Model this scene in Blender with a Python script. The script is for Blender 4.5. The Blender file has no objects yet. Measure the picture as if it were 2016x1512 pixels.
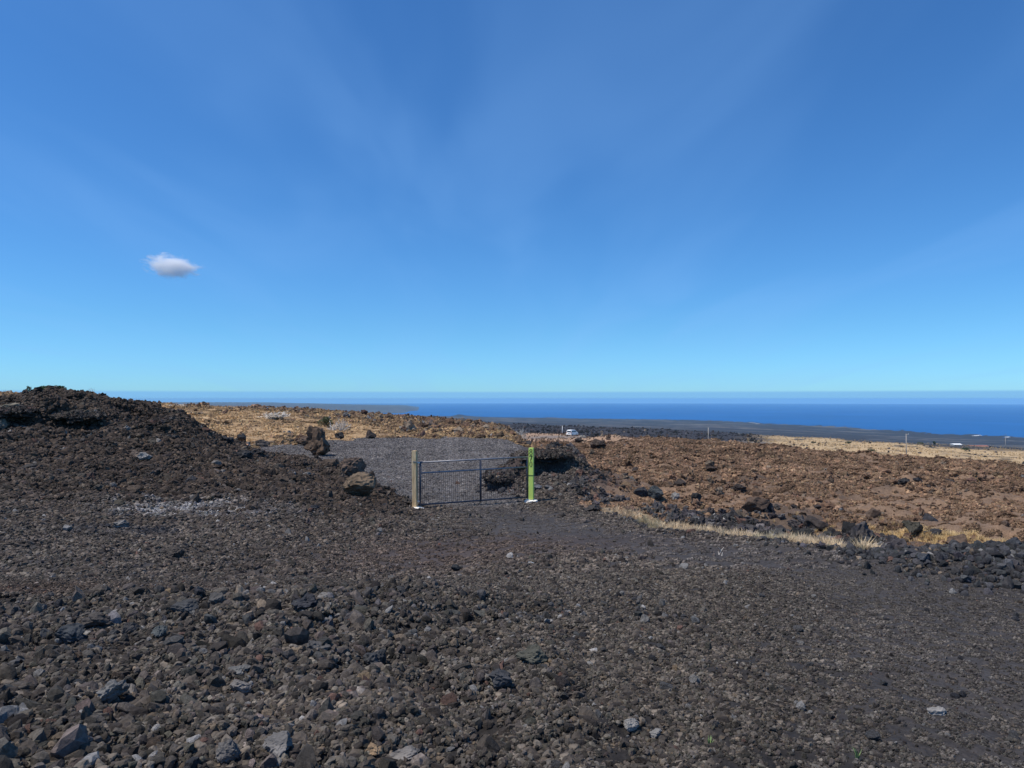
import bpy, bmesh, math, random
import numpy as np
from mathutils import Vector, Matrix, noise as mnoise

# ------------------------------------------------------------------ camera, world, sun, exposure
scene = bpy.context.scene
C = scene.collection
EYE = 1.62
FPX = 1400.0                       # focal length in photograph pixels (2016 wide)
PITCH = math.atan(29 / FPX)

cam_d = bpy.data.cameras.new("camera")
cam_d.sensor_width = 36.0
cam_d.lens = 36.0 * FPX / 2016.0
cam_d.clip_start = 0.05
cam_d.clip_end = 200000.0
cam = bpy.data.objects.new("camera", cam_d)
cam.location = (0, 0, EYE)
cam.rotation_euler = (math.pi / 2 + PITCH, 0, 0)
C.objects.link(cam)
scene.camera = cam

SUN_DIR = Vector((-0.43, -0.13, 0.89)).normalized()
SUN_EL = math.asin(SUN_DIR.z)
SUN_AZ = math.atan2(SUN_DIR.x, SUN_DIR.y)

world = bpy.data.worlds.new("World")
scene.world = world
world.use_nodes = True
wt = world.node_tree
wt.nodes.clear()
def wn(t, **kw):
    n = wt.nodes.new(t)
    for k, v in kw.items():
        setattr(n, k, v)
    return n
w_out = wn("ShaderNodeOutputWorld")
w_bg = wn("ShaderNodeBackground")
w_sky = wn("ShaderNodeTexSky", sky_type='NISHITA')
w_sky.sun_disc = False
w_sky.sun_elevation = SUN_EL
w_sky.sun_rotation = SUN_AZ
w_sky.altitude = 200
w_sky.air_density = 1.0
w_sky.dust_density = 0.15
w_sky.ozone_density = 2.2
w_bg.inputs['Strength'].default_value = 0.13
w_tint = wn("ShaderNodeMix", data_type='RGBA', blend_type='MULTIPLY')
w_tint.inputs['Factor'].default_value = 1.0
w_low = wn("ShaderNodeMix", data_type='RGBA')
w_low.inputs['A'].default_value = (0.345, 0.74, 1.26, 1)      # clear marine air: deep blue above, cyan near the horizon
w_low.inputs['B'].default_value = (0.335, 0.70, 1.07, 1)
wt.links.new(w_sky.outputs[0], w_tint.inputs['A'])
w_hsv = wn("ShaderNodeHueSaturation")
w_hsv.inputs['Saturation'].default_value = 1.0
wt.links.new(w_tint.outputs['Result'], w_hsv.inputs['Color'])
# thin cirrus veils, and the marine haze bank that lies along the whole horizon
w_tc = wn("ShaderNodeTexCoord")
w_sp = wn("ShaderNodeSeparateXYZ")
wt.links.new(w_tc.outputs['Generated'], w_sp.inputs[0])
w_zp = wn("ShaderNodeMath", operation='ADD'); w_zp.inputs[1].default_value = 0.10
wt.links.new(w_sp.outputs['Z'], w_zp.inputs[0])
w_cb = wn("ShaderNodeCombineXYZ")
for w_ax, w_k in (('X', 1.15), ('Y', 0.30)):
    w_dv = wn("ShaderNodeMath", operation='DIVIDE')
    wt.links.new(w_sp.outputs[w_ax], w_dv.inputs[0]); wt.links.new(w_zp.outputs[0], w_dv.inputs[1])
    w_ml = wn("ShaderNodeMath", operation='MULTIPLY_ADD'); w_ml.inputs[1].default_value = w_k; w_ml.inputs[2].default_value = 3.7
    wt.links.new(w_dv.outputs[0], w_ml.inputs[0]); wt.links.new(w_ml.outputs[0], w_cb.inputs[w_ax])
w_noi = wn("ShaderNodeTexNoise")
w_noi.inputs['Scale'].default_value = 1.3
w_noi.inputs['Detail'].default_value = 3.0
w_noi.inputs['Distortion'].default_value = 0.8
wt.links.new(w_cb.outputs[0], w_noi.inputs['Vector'])
w_ram = wn("ShaderNodeMapRange", interpolation_type='SMOOTHSTEP')
w_ram.inputs['From Min'].default_value = 0.38
w_ram.inputs['From Max'].default_value = 0.75
w_ram.inputs['To Max'].default_value = 0.15
wt.links.new(w_noi.outputs['Fac'], w_ram.inputs['Value'])
w_cir = wn("ShaderNodeMix", data_type='RGBA')
w_cir.inputs['B'].default_value = (2.1, 4.2, 7.8, 1)
wt.links.new(w_ram.outputs[0], w_cir.inputs['Factor'])
wt.links.new(w_hsv.outputs[0], w_cir.inputs['A'])
w_sep = wn("ShaderNodeSeparateXYZ")
wt.links.new(w_tc.outputs['Generated'], w_sep.inputs[0])
w_lr = wn("ShaderNodeMapRange", interpolation_type='SMOOTHSTEP')
w_lr.inputs['From Min'].default_value = 0.0
w_lr.inputs['From Max'].default_value = 0.11
wt.links.new(w_sep.outputs['Z'], w_lr.inputs['Value'])
wt.links.new(w_lr.outputs[0], w_low.inputs['Factor'])
wt.links.new(w_low.outputs['Result'], w_tint.inputs['B'])
w_band = wn("ShaderNodeMapRange", interpolation_type='SMOOTHSTEP')
w_band.inputs['From Min'].default_value = 0.0075
w_band.inputs['From Max'].default_value = 0.0115
w_band.inputs['To Min'].default_value = 1.0
w_band.inputs['To Max'].default_value = 0.0
wt.links.new(w_sep.outputs['Z'], w_band.inputs['Value'])
w_bm = wn("ShaderNodeMix", data_type='RGBA')
w_bm.inputs['B'].default_value = (1.75, 4.0, 6.6, 1)
wt.links.new(w_band.outputs[0], w_bm.inputs['Factor'])
wt.links.new(w_cir.outputs['Result'], w_bm.inputs['A'])
wt.links.new(w_bm.outputs['Result'], w_bg.inputs['Color'])
wt.links.new(w_bg.outputs[0], w_out.inputs[0])

sun_d = bpy.data.lights.new("sun", 'SUN')
sun_d.energy = 4.2
sun_d.angle = math.radians(0.53)
sun_d.color = (1.0, 0.93, 0.83)
sun = bpy.data.objects.new("sun", sun_d)
sun.rotation_euler = SUN_DIR.to_track_quat('Z', 'Y').to_euler()
sun.location = (-20, 10, 60)
C.objects.link(sun)

scene.render.engine = 'CYCLES'
vs = scene.view_settings
vs.view_transform = 'Standard'
vs.look = 'None'
vs.exposure = 0.0
vs.gamma = 1.0
vs.use_curve_mapping = False
scene.cycles.use_denoising = True
scene.cycles.max_bounces = 28
scene.cycles.diffuse_bounces = 3
scene.cycles.volume_bounces = 28

rng = np.random.default_rng(870)
random.seed(870)

# ------------------------------------------------------------------ numeric helpers
def smooth(a, b, x):
    t = np.clip((x - a) / (b - a), 0, 1)
    return t * t * (3 - 2 * t)

_perm = np.random.default_rng(7).permutation(4096)
_gr = np.random.default_rng(8).uniform(0, 2 * np.pi, 4096)
_gx, _gy = np.cos(_gr), np.sin(_gr)
def gnoise(x, y):
    xi = np.floor(x).astype(np.int64); yi = np.floor(y).astype(np.int64)
    xf = x - xi; yf = y - yi
    def g(ix, iy, dx, dy):
        h = _perm[(_perm[ix & 4095] + iy) & 4095]
        return _gx[h] * dx + _gy[h] * dy
    u = xf * xf * xf * (xf * (xf * 6 - 15) + 10)
    v = yf * yf * yf * (yf * (yf * 6 - 15) + 10)
    a = g(xi, yi, xf, yf); b = g(xi + 1, yi, xf - 1, yf)
    c = g(xi, yi + 1, xf, yf - 1); d = g(xi + 1, yi + 1, xf - 1, yf - 1)
    return (a + (b - a) * u + (c + (d - c) * u - a - (b - a) * u) * v) * 1.5
def fbm(x, y, oct=4, gain=0.5, seed=0):
    s = 0; amp = 1; f = 1
    for k in range(oct):
        s = s + amp * gnoise(x * f + 17.3 * (k + seed), y * f - 9.1 * (k + 2 * seed))
        amp *= gain; f *= 2.03
    return s
def ridged(x, y, oct=4, seed=0):
    s = 0; amp = 0.5; f = 1
    for k in range(oct):
        s = s + amp * (1 - np.abs(gnoise(x * f + 31.7 * (k + seed), y * f + 5.3 * (k + seed))) * 2)
        amp *= 0.5; f *= 2.1
    return s

# ------------------------------------------------------------------ terrain height
# Profiles along directions of view: (distance, height below the eye).
def V(Y, v): return (Y, (785 - v) / FPX * Y)
NEAR = [(1, -1.55), (3, -1.69), (5, -1.86), (8, -2.10)]
FARL = [(200, -9), (400, -16), (700, -26), (1500, -52), (3000, -88)]
COLS = {
 -900: NEAR + [(10, -2.2), (15, -1.9), (20, -1.0), (24, -.2), (28, .4), (36, .2), (60, .5), (90, .3), (120, -3)] + FARL + [(6000, -80), (8000, -72), (12000, -70), (16000, -75), (20000, -260)],
 0: NEAR + [V(10, 1118), V(15, 990), V(20, 888), V(24, 830), V(28, 795), (32, -.3), V(45, 782), V(60, 776), (80, .3), (120, -3)] + FARL + [(6000, -80), V(8000, 797), V(12000, 793.5), (16000, -75), (20000, -260)],
 52: NEAR + [V(10, 1119), V(15, 995), V(20, 893), V(24, 834), V(28, 794), (31, -.2), (36, -.5), V(60, 780), (80, .1), (120, -3)] + FARL + [(6000, -80), V(8000, 797), V(12000, 793.5), (16000, -75), (20000, -260)],
 100: NEAR + [V(10, 1120), V(15, 1000), V(20, 902), V(24, 838), V(27, 783), V(28.2, 766), (31, .1), (36, -.5), V(60, 781), (80, .1), (120, -3)] + FARL + [(6000, -80), V(8000, 797), V(12000, 793.5), (16000, -75), (20000, -260)],
 135: NEAR + [V(10, 1120), V(15, 1002), V(20, 908), V(24, 845), V(28, 784), (32, -.3), (38, -.8), V(60, 784), (80, .0), (120, -3)] + FARL + [(6000, -80), V(8000, 797), V(12000, 793.5), (16000, -75), (20000, -260)],
 190: NEAR + [V(10, 1121), V(15, 1004), V(20, 915), V(24, 852), V(28, 790), V(29, 793), (33, -.5), (40, -.9), V(60, 788), (80, -.1), (120, -4)] + FARL + [(6000, -80), V(8000, 797), V(12000, 793.5), (16000, -75), (20000, -260)],
 300: NEAR + [V(10, 1122), V(15, 1010), V(20, 928), V(25, 858), V(30, 805), (34, -.9), (45, -1.1), V(60, 812), V(75, 792), (80, -.4), (120, -5)] + FARL + [(6000, -80), V(8000, 798), V(12000, 793.5), (16000, -75), (20000, -260)],
 345: NEAR + [V(10, 1122), V(15, 1011), V(20, 930), V(25, 868), V(30, 808), (34, -1.5), (42, -1.9), V(50, 832), V(60, 812), V(75, 794), (85, -.8), (120, -5)] + FARL + [(6000, -80), V(8000, 798), V(12000, 793.5), (16000, -75), (20000, -260)],
 430: NEAR + [V(10, 1124), V(15, 1013), V(20, 940), V(25, 897), V(31, 862), (35, -2.5), (40, -2.75), V(47, 860), V(60, 822), V(78, 797), (85, -1.1), (120, -6)] + FARL + [(6000, -82), V(8000, 799), V(12000, 794), (16000, -75), (20000, -260)],
 540: NEAR + [V(10, 1126), V(15, 1015), V(20, 950), V(25, 917), V(30, 899), (34, -2.8), (40, -3.05), V(44, 880), V(50, 860), V(60, 829), V(80, 802), (90, -1.4), (120, -6)] + FARL + [(6000, -84), V(8000, 801), V(12000, 795), (16000, -80), (20000, -260)],
 620: NEAR + [V(10, 1127), V(15, 1020), V(20, 959), V(25, 926), V(28.5, 913), (32, -2.9), (37, -3.08), (45, -3.06), V(51, 866), V(61, 838), V(84, 804), (95, -1.6), (120, -6)] + FARL + [(6000, -95), (8000, -110), V(9600, 798), (14000, -90), (20000, -260)],
 690: NEAR + [V(10, 1128), V(15, 1025), V(20, 968), V(23, 947), V(26.5, 921), (29.5, -2.9), (34, -3.12), (50, -3.1), V(54.5, 863), V(61, 845), V(87, 809), (98, -2), (120, -7)] + FARL + [(5600, -130), (6800, -152), (9000, -152), (9300, -120), V(9800, 799), (14000, -110), (20000, -260)],
 745: NEAR + [V(10, 1128), V(15, 1028), V(20, 984), V(22, 973), V(24, 963), (26.5, -3.1), (32, -3.16), (50, -3.1), V(56, 862), V(62, 846), V(89, 813), (100, -2.4), (120, -7)] + FARL + [(5600, -132), (6700, -154), (9000, -154), (9300, -122), V(9800, 800), (14000, -120), (20000, -260)],
 800: NEAR + [V(10, 1128), V(15, 1031), V(19.5, 1008), (21.3, -3.26), (24, -3.26), (32, -3.2), (50, -3.1), V(56.5, 861.5), V(62, 848), V(90, 817), (102, -3), (120, -7)] + FARL + [(5600, -134), (6600, -154), (9000, -154), (9400, -128), V(9900, 801.5), (14000, -125), (20000, -260)],
 816: NEAR + [V(10, 1128), V(15, 1032), (19.5, -3.12), (21.3, -3.26), (24, -3.26), (32, -3.2), (50, -3.1), V(56.5, 861.5), V(62, 849), V(90, 818), (102, -3), (120, -7)] + FARL + [(5600, -135), (6600, -154), (9000, -158), (14000, -160), (20000, -260)],
 900: NEAR + [V(10, 1128), V(15, 1033), (19.5, -3.10), (21.5, -3.22), (24, -3.24), (32, -3.2), (50, -3.1), V(56, 862), V(63, 851), V(92, 825), (104, -3.8), (120, -8)] + FARL + [(4500, -128), (5600, -142), (6300, -154), (9000, -160), (20000, -260)],
 1000: NEAR + [(10, -2.27), (15, -2.68), (21.5, -3.24), (24, -3.28), (32, -3.22), (45, -3.15), V(54, 865), V(62, 853), V(80, 842), V(94, 837), (106, -4.6), (130, -8.4), (150, -9.3), (215, -12), (300, -17), (450, -22), V(700, 836), (900, -40), (1500, -62), V(2500, 832), V(4000, 826.5), V(5500, 822), (5900, -154), (20000, -260)],
 1035: NEAR + [(10, -2.27), (15, -2.68), (22, -3.32), (24, -3.34), (32, -3.3), (45, -3.3), (54, -3.6), (62, -3.9), (80, -5), (100, -6.4), V(150, 870), V(225, 857.5), V(252, 850), (290, -15), (450, -21), V(700, 835.5), (900, -40), (1500, -61), V(2500, 833.5), V(4000, 828), V(5500, 823), (5900, -154), (20000, -260)],
 1130: NEAR + [(10, -2.26), (15, -2.68), (20, -3.1), (22.5, -3.25), (26, -3.2), (34, -2.95), (42, -3.5), (60, -4.6), (100, -6.6), V(150, 868), V(225, 857.5), V(255, 853), (300, -16.5), (450, -22.5), V(700, 840), (900, -42), (1500, -63), V(2500, 836), V(4000, 829.5), V(5450, 824), (5800, -154), (20000, -260)],
 1210: NEAR + [(10, -2.26), (15, -2.68), (18.5, -2.98), (20, -3.2), (24, -3.25), (34, -3.5), (60, -4.8), (100, -6.4), V(160, 855), (180, -10), (300, -17), (450, -24), V(700, 843), (900, -43), (1500, -64), V(2500, 838), V(4000, 831), V(5300, 825), (5700, -154), (20000, -260)],
 1300: NEAR + [(10, -2.26), (13.8, -2.55), (15, -2.74), (17, -2.9), (22, -3.35), (30, -3.6), (48, -4.2), (75, -5.0), V(110, 862), (130, -8), (300, -18.5), (450, -26), V(700, 846), (900, -45), (1500, -66), V(2500, 841), V(4000, 832), V(5000, 827), (5500, -154), (20000, -260)],
 1400: NEAR + [(10, -2.26), (12.8, -2.48), (14, -2.70), (16, -2.92), (22, -3.45), (30, -3.75), (48, -4.4), V(86, 869.5), (100, -7), (150, -10.5), (300, -20), (380, -23.3), (450, -27), V(700, 851), (900, -48), (1500, -70), V(2200, 845), V(3500, 835), V(4600, 830), (5200, -154), (20000, -260)],
 1500: NEAR + [(10, -2.26), (11.8, -2.4), (13, -2.62), (16, -2.95), (22, -3.5), (30, -3.85), (48, -4.5), V(76, 878), (90, -7), (150, -11), (250, -18), V(300, 874), V(450, 867), V(640, 858), (720, -38), (900, -56), (1400, -77), V(2000, 852), V(3000, 842), V(4150, 835.5), (4700, -154), (20000, -260)],
 1700: NEAR + [(9, -2.15), (10.1, -2.22), (11.4, -2.5), (14, -2.88), (18, -3.3), (24, -3.75), (35, -4.3), (50, -4.9), V(67, 897), (80, -7.5), (150, -14), (230, -21), V(270, 899), V(450, 880), V(640, 869.5), (720, -46), (900, -64), (1400, -93), V(2200, 859), V(3450, 846), (4000, -154), (20000, -260)],
 1850: NEAR + [(9, -2.10), (9.8, -2.13), (11.2, -2.6), (14, -3.0), (18, -3.42), (24, -3.88), (35, -4.5), (50, -5.1), V(63, 909), (76, -8), (150, -15), (230, -22.5), V(270, 905), V(450, 888), V(640, 876), (720, -49), (900, -68), (1400, -99), V(2100, 867), V(3100, 853.5), (3600, -154), (20000, -260)],
 2016: NEAR + [(8.6, -2.04), (9.5, -2.04), (11, -2.7), (13, -3.0), (18, -3.55), (24, -4.05), (35, -4.75), (50, -5.45), V(61, 918), (72, -8), (150, -16), (230, -24), V(280, 914), V(450, 898), V(640, 884), (720, -53), (900, -74), (1400, -105), V(2000, 873), V(2760, 861.5), (3300, -154), (20000, -260)],
 2900: NEAR + [(8.6, -2.04), (9.5, -2.1), (11, -2.8), (13, -3.1), (18, -3.7), (24, -4.3), (35, -5.1), (50, -6), (60, -6.6), (72, -9), (150, -18), (230, -27), (280, -30), (450, -42), (640, -56), (720, -62), (900, -80), (1400, -112), (2000, -140), (2300, -154), (20000, -260)],
}
_LY = np.linspace(0, math.log(20000), 620)
_us = np.array(sorted(COLS))
def _pchip(xk, yk, x):
    h = np.diff(xk); d = np.diff(yk) / h
    m = np.zeros(len(xk)); m[0] = d[0]; m[-1] = d[-1]
    for i in range(1, len(xk) - 1):
        if d[i - 1] * d[i] > 0:
            w1 = 2 * h[i] + h[i - 1]; w2 = h[i] + 2 * h[i - 1]
            m[i] = (w1 + w2) / (w1 / d[i - 1] + w2 / d[i])
    i = np.clip(np.searchsorted(xk, x) - 1, 0, len(h) - 1)
    t = (x - xk[i]) / h[i]
    return ((2*t**3 - 3*t**2 + 1) * yk[i] + (t**3 - 2*t**2 + t) * h[i] * m[i]
            + (-2*t**3 + 3*t**2) * yk[i + 1] + (t**3 - t**2) * h[i] * m[i + 1])
_ct = []
for u in _us:
    k = np.array(sorted(COLS[u]))
    _ct.append(_pchip(np.log(k[:, 0]), k[:, 1], _LY))
_ct = np.array(_ct)
_UG = np.arange(-900, 2901, 10.0)
_T = np.array([np.interp(_UG, _us, _ct[:, j]) for j in range(len(_LY))])   # [Y, u]
_ker = np.exp(-np.linspace(-2, 2, 5) ** 2); _ker /= _ker.sum()
_T = np.array([np.convolve(np.pad(r, 2, mode='edge'), _ker, 'valid') for r in _T])

def base_h(X, Y):
    Yc = np.clip(Y, 1.0, 19990.0)
    u = np.clip(1008 + FPX * X / np.maximum(Yc, 1.2), -899, 2899)
    fy = np.log(Yc) / (_LY[1] - _LY[0]); fu = (u + 900) / 10.0
    iy = np.clip(fy.astype(int), 0, len(_LY) - 2); iu = np.clip(fu.astype(int), 0, len(_UG) - 2)
    ty = fy - iy; tu = fu - iu
    return ((_T[iy, iu] * (1 - tu) + _T[iy, iu + 1] * tu) * (1 - ty)
            + (_T[iy + 1, iu] * (1 - tu) + _T[iy + 1, iu + 1] * tu) * ty)

def crest_y(u): return np.interp(u, [-900, 0, 330, 430, 540, 690, 745, 800, 815], [28, 28, 30, 31, 30, 27, 24, 21.5, 20.5])
def pad_far(u): return np.interp(u, [400, 470, 540, 600, 740, 900, 1000, 1040], [36, 40, 44.5, 48, 56, 56, 54.5, 50])
def edge_y(u): return np.interp(u, [1050, 1120, 1190, 1300, 1500, 1700, 1850, 2016, 2900], [23, 21.5, 18.6, 14, 11.9, 10.2, 9.9, 9.6, 9.5])
def pxu(X, Y): return 1008 + FPX * X / np.maximum(Y, 1.2)

def zones(X, Y):
    u = pxu(X, Y)
    wob = 1 + 0.03 * fbm(X * 0.35, Y * 0.35, 3, seed=3)
    Yw = Y * wob
    ust = np.interp(Y, [20, 24, 34, 44], [1090, 1135, 1125, 1030])
    right = smooth(0, 50, u - ust)
    field_r = right * smooth(-0.25, 0.35, (Yw - edge_y(u)) / (0.06 * edge_y(u) + 0.5)) * (1 - smooth(1.0, 1.6, Yw / 110.0))
    drive = (1 - smooth(1000, 1040, u + 12 * fbm(X * .6, Y * .6, 2, seed=9))) * smooth(20.5, 22.5, Yw - 0) * (1 - smooth(-1.2, 1.0, Yw - pad_far(u)))
    behind = smooth(-0.5, 1.5, Yw - crest_y(np.minimum(u, 814)))
    drive = drive * np.where(u < 815, behind, 1.0)
    field_l = (1 - smooth(1030, 1060, u)) * smooth(-1.0, 1.2, Yw - np.where(u < 470, crest_y(np.minimum(u, 814)) + 3, pad_far(u))) * (1 - smooth(0.95, 1.25, Yw / 100.0))
    bank = (1 - smooth(760, 830, u)) * (1 - behind) * smooth(11, 19, Yw)
    mound = np.exp(-((np.where(X < 1.2, (X - 1.2) / 1.9, (X - 1.2) / 2.9)) ** 2 + ((Y - 28.2) / 4.6) ** 2) ** 1.3)
    return u, field_r, drive, field_l, bank, mound

# hollows under overhanging slabs: centre, half size, depth
PITS = [(1.15, 26.2, .95, .42, .38), (-.55, 24.7, .55, .28, .22), (-16.7, 23.3, .75, .45, .38), (-15.05, 23.9, 1.0, .42, .42), (-13.0, 26.0, .6, .4, .28), (-18.6, 25.2, .6, .4, .3)]
def height(X, Y):
    X = np.asarray(X, float); Y = np.asarray(Y, float)
    u, field_r, drive, field_l, bank, mound = zones(X, Y)
    z = base_h(X, Y)
    d = np.hypot(X, Y)
    # cinder mound behind the green post, with a cut, steep face
    z = z + mound * (0.62 + 0.2 * fbm(X * .9, Y * .9, 3, seed=4))
    lipx = smooth(-0.6, 0.2, X) * (1 - smooth(2.3, 3.2, X))
    lipy = 26.9 + 0.35 * (X - 1.2) ** 2 * 0.5 + 0.35 * gnoise(X * 1.3, Y * 0 + 3)
    z = z + lipx * 0.48 * smooth(-0.22, 0.12, Y - lipy) * (1 - smooth(1.0, 4.5, Y - lipy))
    lip2 = smooth(-1.5, -1.0, X) * (1 - smooth(-0.1, 0.4, X))
    ly2 = 25.2 + 0.3 * gnoise(X * 1.7, Y * 0 + 9)
    z = z + lip2 * 0.30 * smooth(-0.15, 0.1, Y - ly2) * (1 - smooth(0.6, 2.2, Y - ly2))
    # ledges that overhang dark hollows on the left bank
    for (x0, x1, yl, hh) in ((-17.6, -15.9, 24.2, .55), (-16.2, -14.2, 24.9, .62), (-15.4, -14.0, 27.3, .4),
                             (-19.5, -17.6, 26.6, .45), (-13.2, -11.8, 25.4, .35), (-16.8, -15.6, 26.3, .45), (-12.2, -10.6, 22.8, .22)):
        lx = smooth(x0 - .35, x0 + .35, X) * (1 - smooth(x1 - .35, x1 + .35, X))
        yy = yl + 0.45 * gnoise(X * 0.9 + yl, Y * 0 + yl)
        z = z + .6 * lx * hh * (smooth(-0.16, 0.08, Y - yy) - smooth(0.3, 2.2, Y - yy) - 0.35 * smooth(-1.1, -0.2, Y - yy) * (1 - smooth(-0.16, 0.02, Y - yy)))
    for (px_, py_, wx, wy, dp) in PITS:
        z = z - dp * np.exp(-(((X - px_) / wx) ** 2 + ((Y - py_) / wy) ** 2) ** 1.5)
    # shallow ridge of coarser rubble across the left foreground
    ry = 6.4 + 0.22 * (X + 3.2) + 0.35 * gnoise(X * .8, Y * 0)
    rz_ = (1 - smooth(-.5, 1.8, X)) * (1 - smooth(6.6, 8.2, Y)) * smooth(1.5, 2.6, Y)
    z = z + rz_ * .075 * fbm(X * 1.9, Y * 1.9, 3, .6, seed=14)
    z = z + 0.15 * np.exp(-((Y - ry) / 0.9) ** 2) * (1 - smooth(-1.6, 0.6, X)) 
    # rock rim along the right edge of the apron
    rim = smooth(1230, 1480, u) * np.exp(-((Y - edge_y(u) + 0.5) / 0.55) ** 2)
    z = z + rim * (0.09 + 0.10 * gnoise(X * 1.1, Y * 1.1))
    # roughness
    near = 1 - smooth(60, 400, d)
    z = z + 0.035 * fbm(X * 1.1, Y * 1.1, 4, seed=1) * near * (1 - 0.75 * drive) * (1 - smooth(2.2, 0.5, Y))
    z = z + bank * (0.16 * fbm(X * .55, Y * .55, 5, .55, seed=5) + 0.05 * ridged(X * 2.2, Y * 2.2, 3, seed=2))
    fr = field_r * smooth(0, 4, Y - edge_y(u))
    z = z + fr * (0.22 * (ridged(X * .33, Y * .33, 5, seed=6) - .4) + 0.24 * fbm(X * .28, Y * .28, 6, .62, seed=7) + .26 * fbm(.18 * (X + .8 * Y), .09 * (Y - .8 * X), 3, .5, seed=8))
    z = z + field_l * (0.10 * (ridged(X * .4, Y * .4, 5, seed=11) - .4) + 0.12 * fbm(X * .35, Y * .35, 5, .58, seed=12))
    z = z - field_l * .32 * smooth(58, 80, Y)
    far = smooth(110, 400, d) * (1 - smooth(4000, 9000, d))
    z = z + far * 1.3 * fbm(X * .02, Y * .02, 5, .55, seed=13)
    dl = smooth(260, 340, d) * (1 - smooth(800, 1300, d)) * (1 - smooth(1480, 1700, u))
    z = z + dl * 1.6 * (ridged(X * .03, Y * .03, 4, seed=15) - .45)
    # small cinder hill on the coast
    z = z + 17 * np.exp(-(((X + 415) / 50) ** 2 + ((Y - 5600) / 130) ** 2) ** 0.8) + 6 * np.exp(-(((X + 330) / 110) ** 2 + ((Y - 5600) / 200) ** 2))
    z = z + 9 * np.exp(-(((X - 285) / 90) ** 2 + ((Y - 5350) / 150) ** 2))
    return z + EYE
def H1(x, y): return float(height(np.array([x]), np.array([y]))[0])

def ray(u, v):
    p = PITCH
    d = np.array([0, math.cos(p), math.sin(p)]) * FPX + np.array([1., 0, 0]) * (u - 1008) + np.array([0, -math.sin(p), math.cos(p)]) * (756 - v)
    return d / d[1]
def hit(u, v, ymin=1.8, ymax=900.):
    """First point of the terrain seen at photograph pixel (u, v)."""
    d = ray(u, v)
    ys = np.exp(np.linspace(math.log(ymin), math.log(ymax), 3000))
    diff = d[2] * ys + EYE - height(d[0] * ys, ys)
    idx = np.where(diff < 0)[0]
    y = ys[idx[0]] if len(idx) else ymax
    return Vector((d[0] * y, y, H1(d[0] * y, y)))
def at_depth(u, y):
    x = (u - 1008) / FPX * y
    return Vector((x, y, H1(x, y)))

# ------------------------------------------------------------------ materials
def new_mat(name):
    m = bpy.data.materials.new(name); m.use_nodes = True
    nt = m.node_tree
    b = nt.nodes['Principled BSDF']
    b.inputs['Roughness'].default_value = 0.9
    b.inputs['Specular IOR Level'].default_value = 0.25
    return m, nt, b
def noise_col(nt, coord, scale, lo, hi, detail=5, rough=0.6):
    n = nt.nodes.new("ShaderNodeTexNoise"); n.inputs['Scale'].default_value = scale
    n.inputs['Detail'].default_value = detail; n.inputs['Roughness'].default_value = rough
    nt.links.new(coord, n.inputs['Vector'])
    r = nt.nodes.new("ShaderNodeMapRange")
    r.inputs['From Min'].default_value = 0.3; r.inputs['From Max'].default_value = 0.7
    r.inputs['To Min'].default_value = lo; r.inputs['To Max'].default_value = hi
    nt.links.new(n.outputs['Fac'], r.inputs['Value'])
    return r.outputs[0], n.outputs['Fac']
def mul(nt, col, fac):
    m = nt.nodes.new("ShaderNodeVectorMath"); m.operation = 'SCALE'
    nt.links.new(col, m.inputs[0]); nt.links.new(fac, m.inputs['Scale'])
    return m.outputs[0]
def bump(nt, b, h, dist, strength=1.0):
    n = nt.nodes.new("ShaderNodeBump"); n.inputs['Distance'].default_value = dist; n.inputs['Strength'].default_value = strength
    nt.links.new(h, n.inputs['Height']); nt.links.new(n.outputs[0], b.inputs['Normal'])

def flat_mat(name, col, rough=0.8, nscale=None, lo=.8, hi=1.2, metallic=0, spec=.3, bumpd=0):
    m, nt, b = new_mat(name)
    b.inputs['Roughness'].default_value = rough; b.inputs['Metallic'].default_value = metallic
    b.inputs['Specular IOR Level'].default_value = spec
    if nscale:
        tc = nt.nodes.new("ShaderNodeTexCoord")
        rgb = nt.nodes.new("ShaderNodeRGB"); rgb.outputs[0].default_value = (*col, 1)
        f, raw = noise_col(nt, tc.outputs['Object'], nscale, lo, hi)
        nt.links.new(mul(nt, rgb.outputs[0], f), b.inputs['Base Color'])
        if bumpd: bump(nt, b, raw, bumpd)
    else:
        b.inputs['Base Color'].default_value = (*col, 1)
    return m

def attr_mat(name, kind, attr, nscale, lo, hi, bscale, bdist, vary=False):
    """Colour from an attribute (per stone) or from the object's own colour, broken up by noise and fine relief."""
    m, nt, b = new_mat(name)
    tc = nt.nodes.new("ShaderNodeTexCoord")
    if kind == 'OBJ':
        a = nt.nodes.new("ShaderNodeObjectInfo"); col = a.outputs['Color']
    else:
        a = nt.nodes.new("ShaderNodeAttribute"); a.attribute_type = kind; a.attribute_name = attr; col = a.outputs['Color']
    f, _ = noise_col(nt, tc.outputs['Object'], nscale, lo, hi)
    col = mul(nt, col, f)
    if vary:
        q = nt.nodes.new("ShaderNodeAttribute"); q.attribute_name = "vary"
        vm = nt.nodes.new("ShaderNodeVectorMath"); vm.operation = 'MULTIPLY'
        nt.links.new(col, vm.inputs[0]); nt.links.new(q.outputs['Color'], vm.inputs[1]); col = vm.outputs[0]
    nt.links.new(col, b.inputs['Base Color'])
    if bdist:
        _, raw = noise_col(nt, tc.outputs['Object'], bscale, 0, 1, 6, .7)
        bump(nt, b, raw, bdist)
    return m
M_STONE = attr_mat("lava_stone", 'INSTANCER', "tint", 3.6, .55, 1.5, 9.0, .008, vary=True)
M_ROCK = attr_mat("lava_rock", 'OBJ', "", 3.2, .5, 1.55, 9.0, .022)
M_BLADE = attr_mat("straw_blade", 'INSTANCER', "tint", 3, .8, 1.2, 4, .0)

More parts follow.
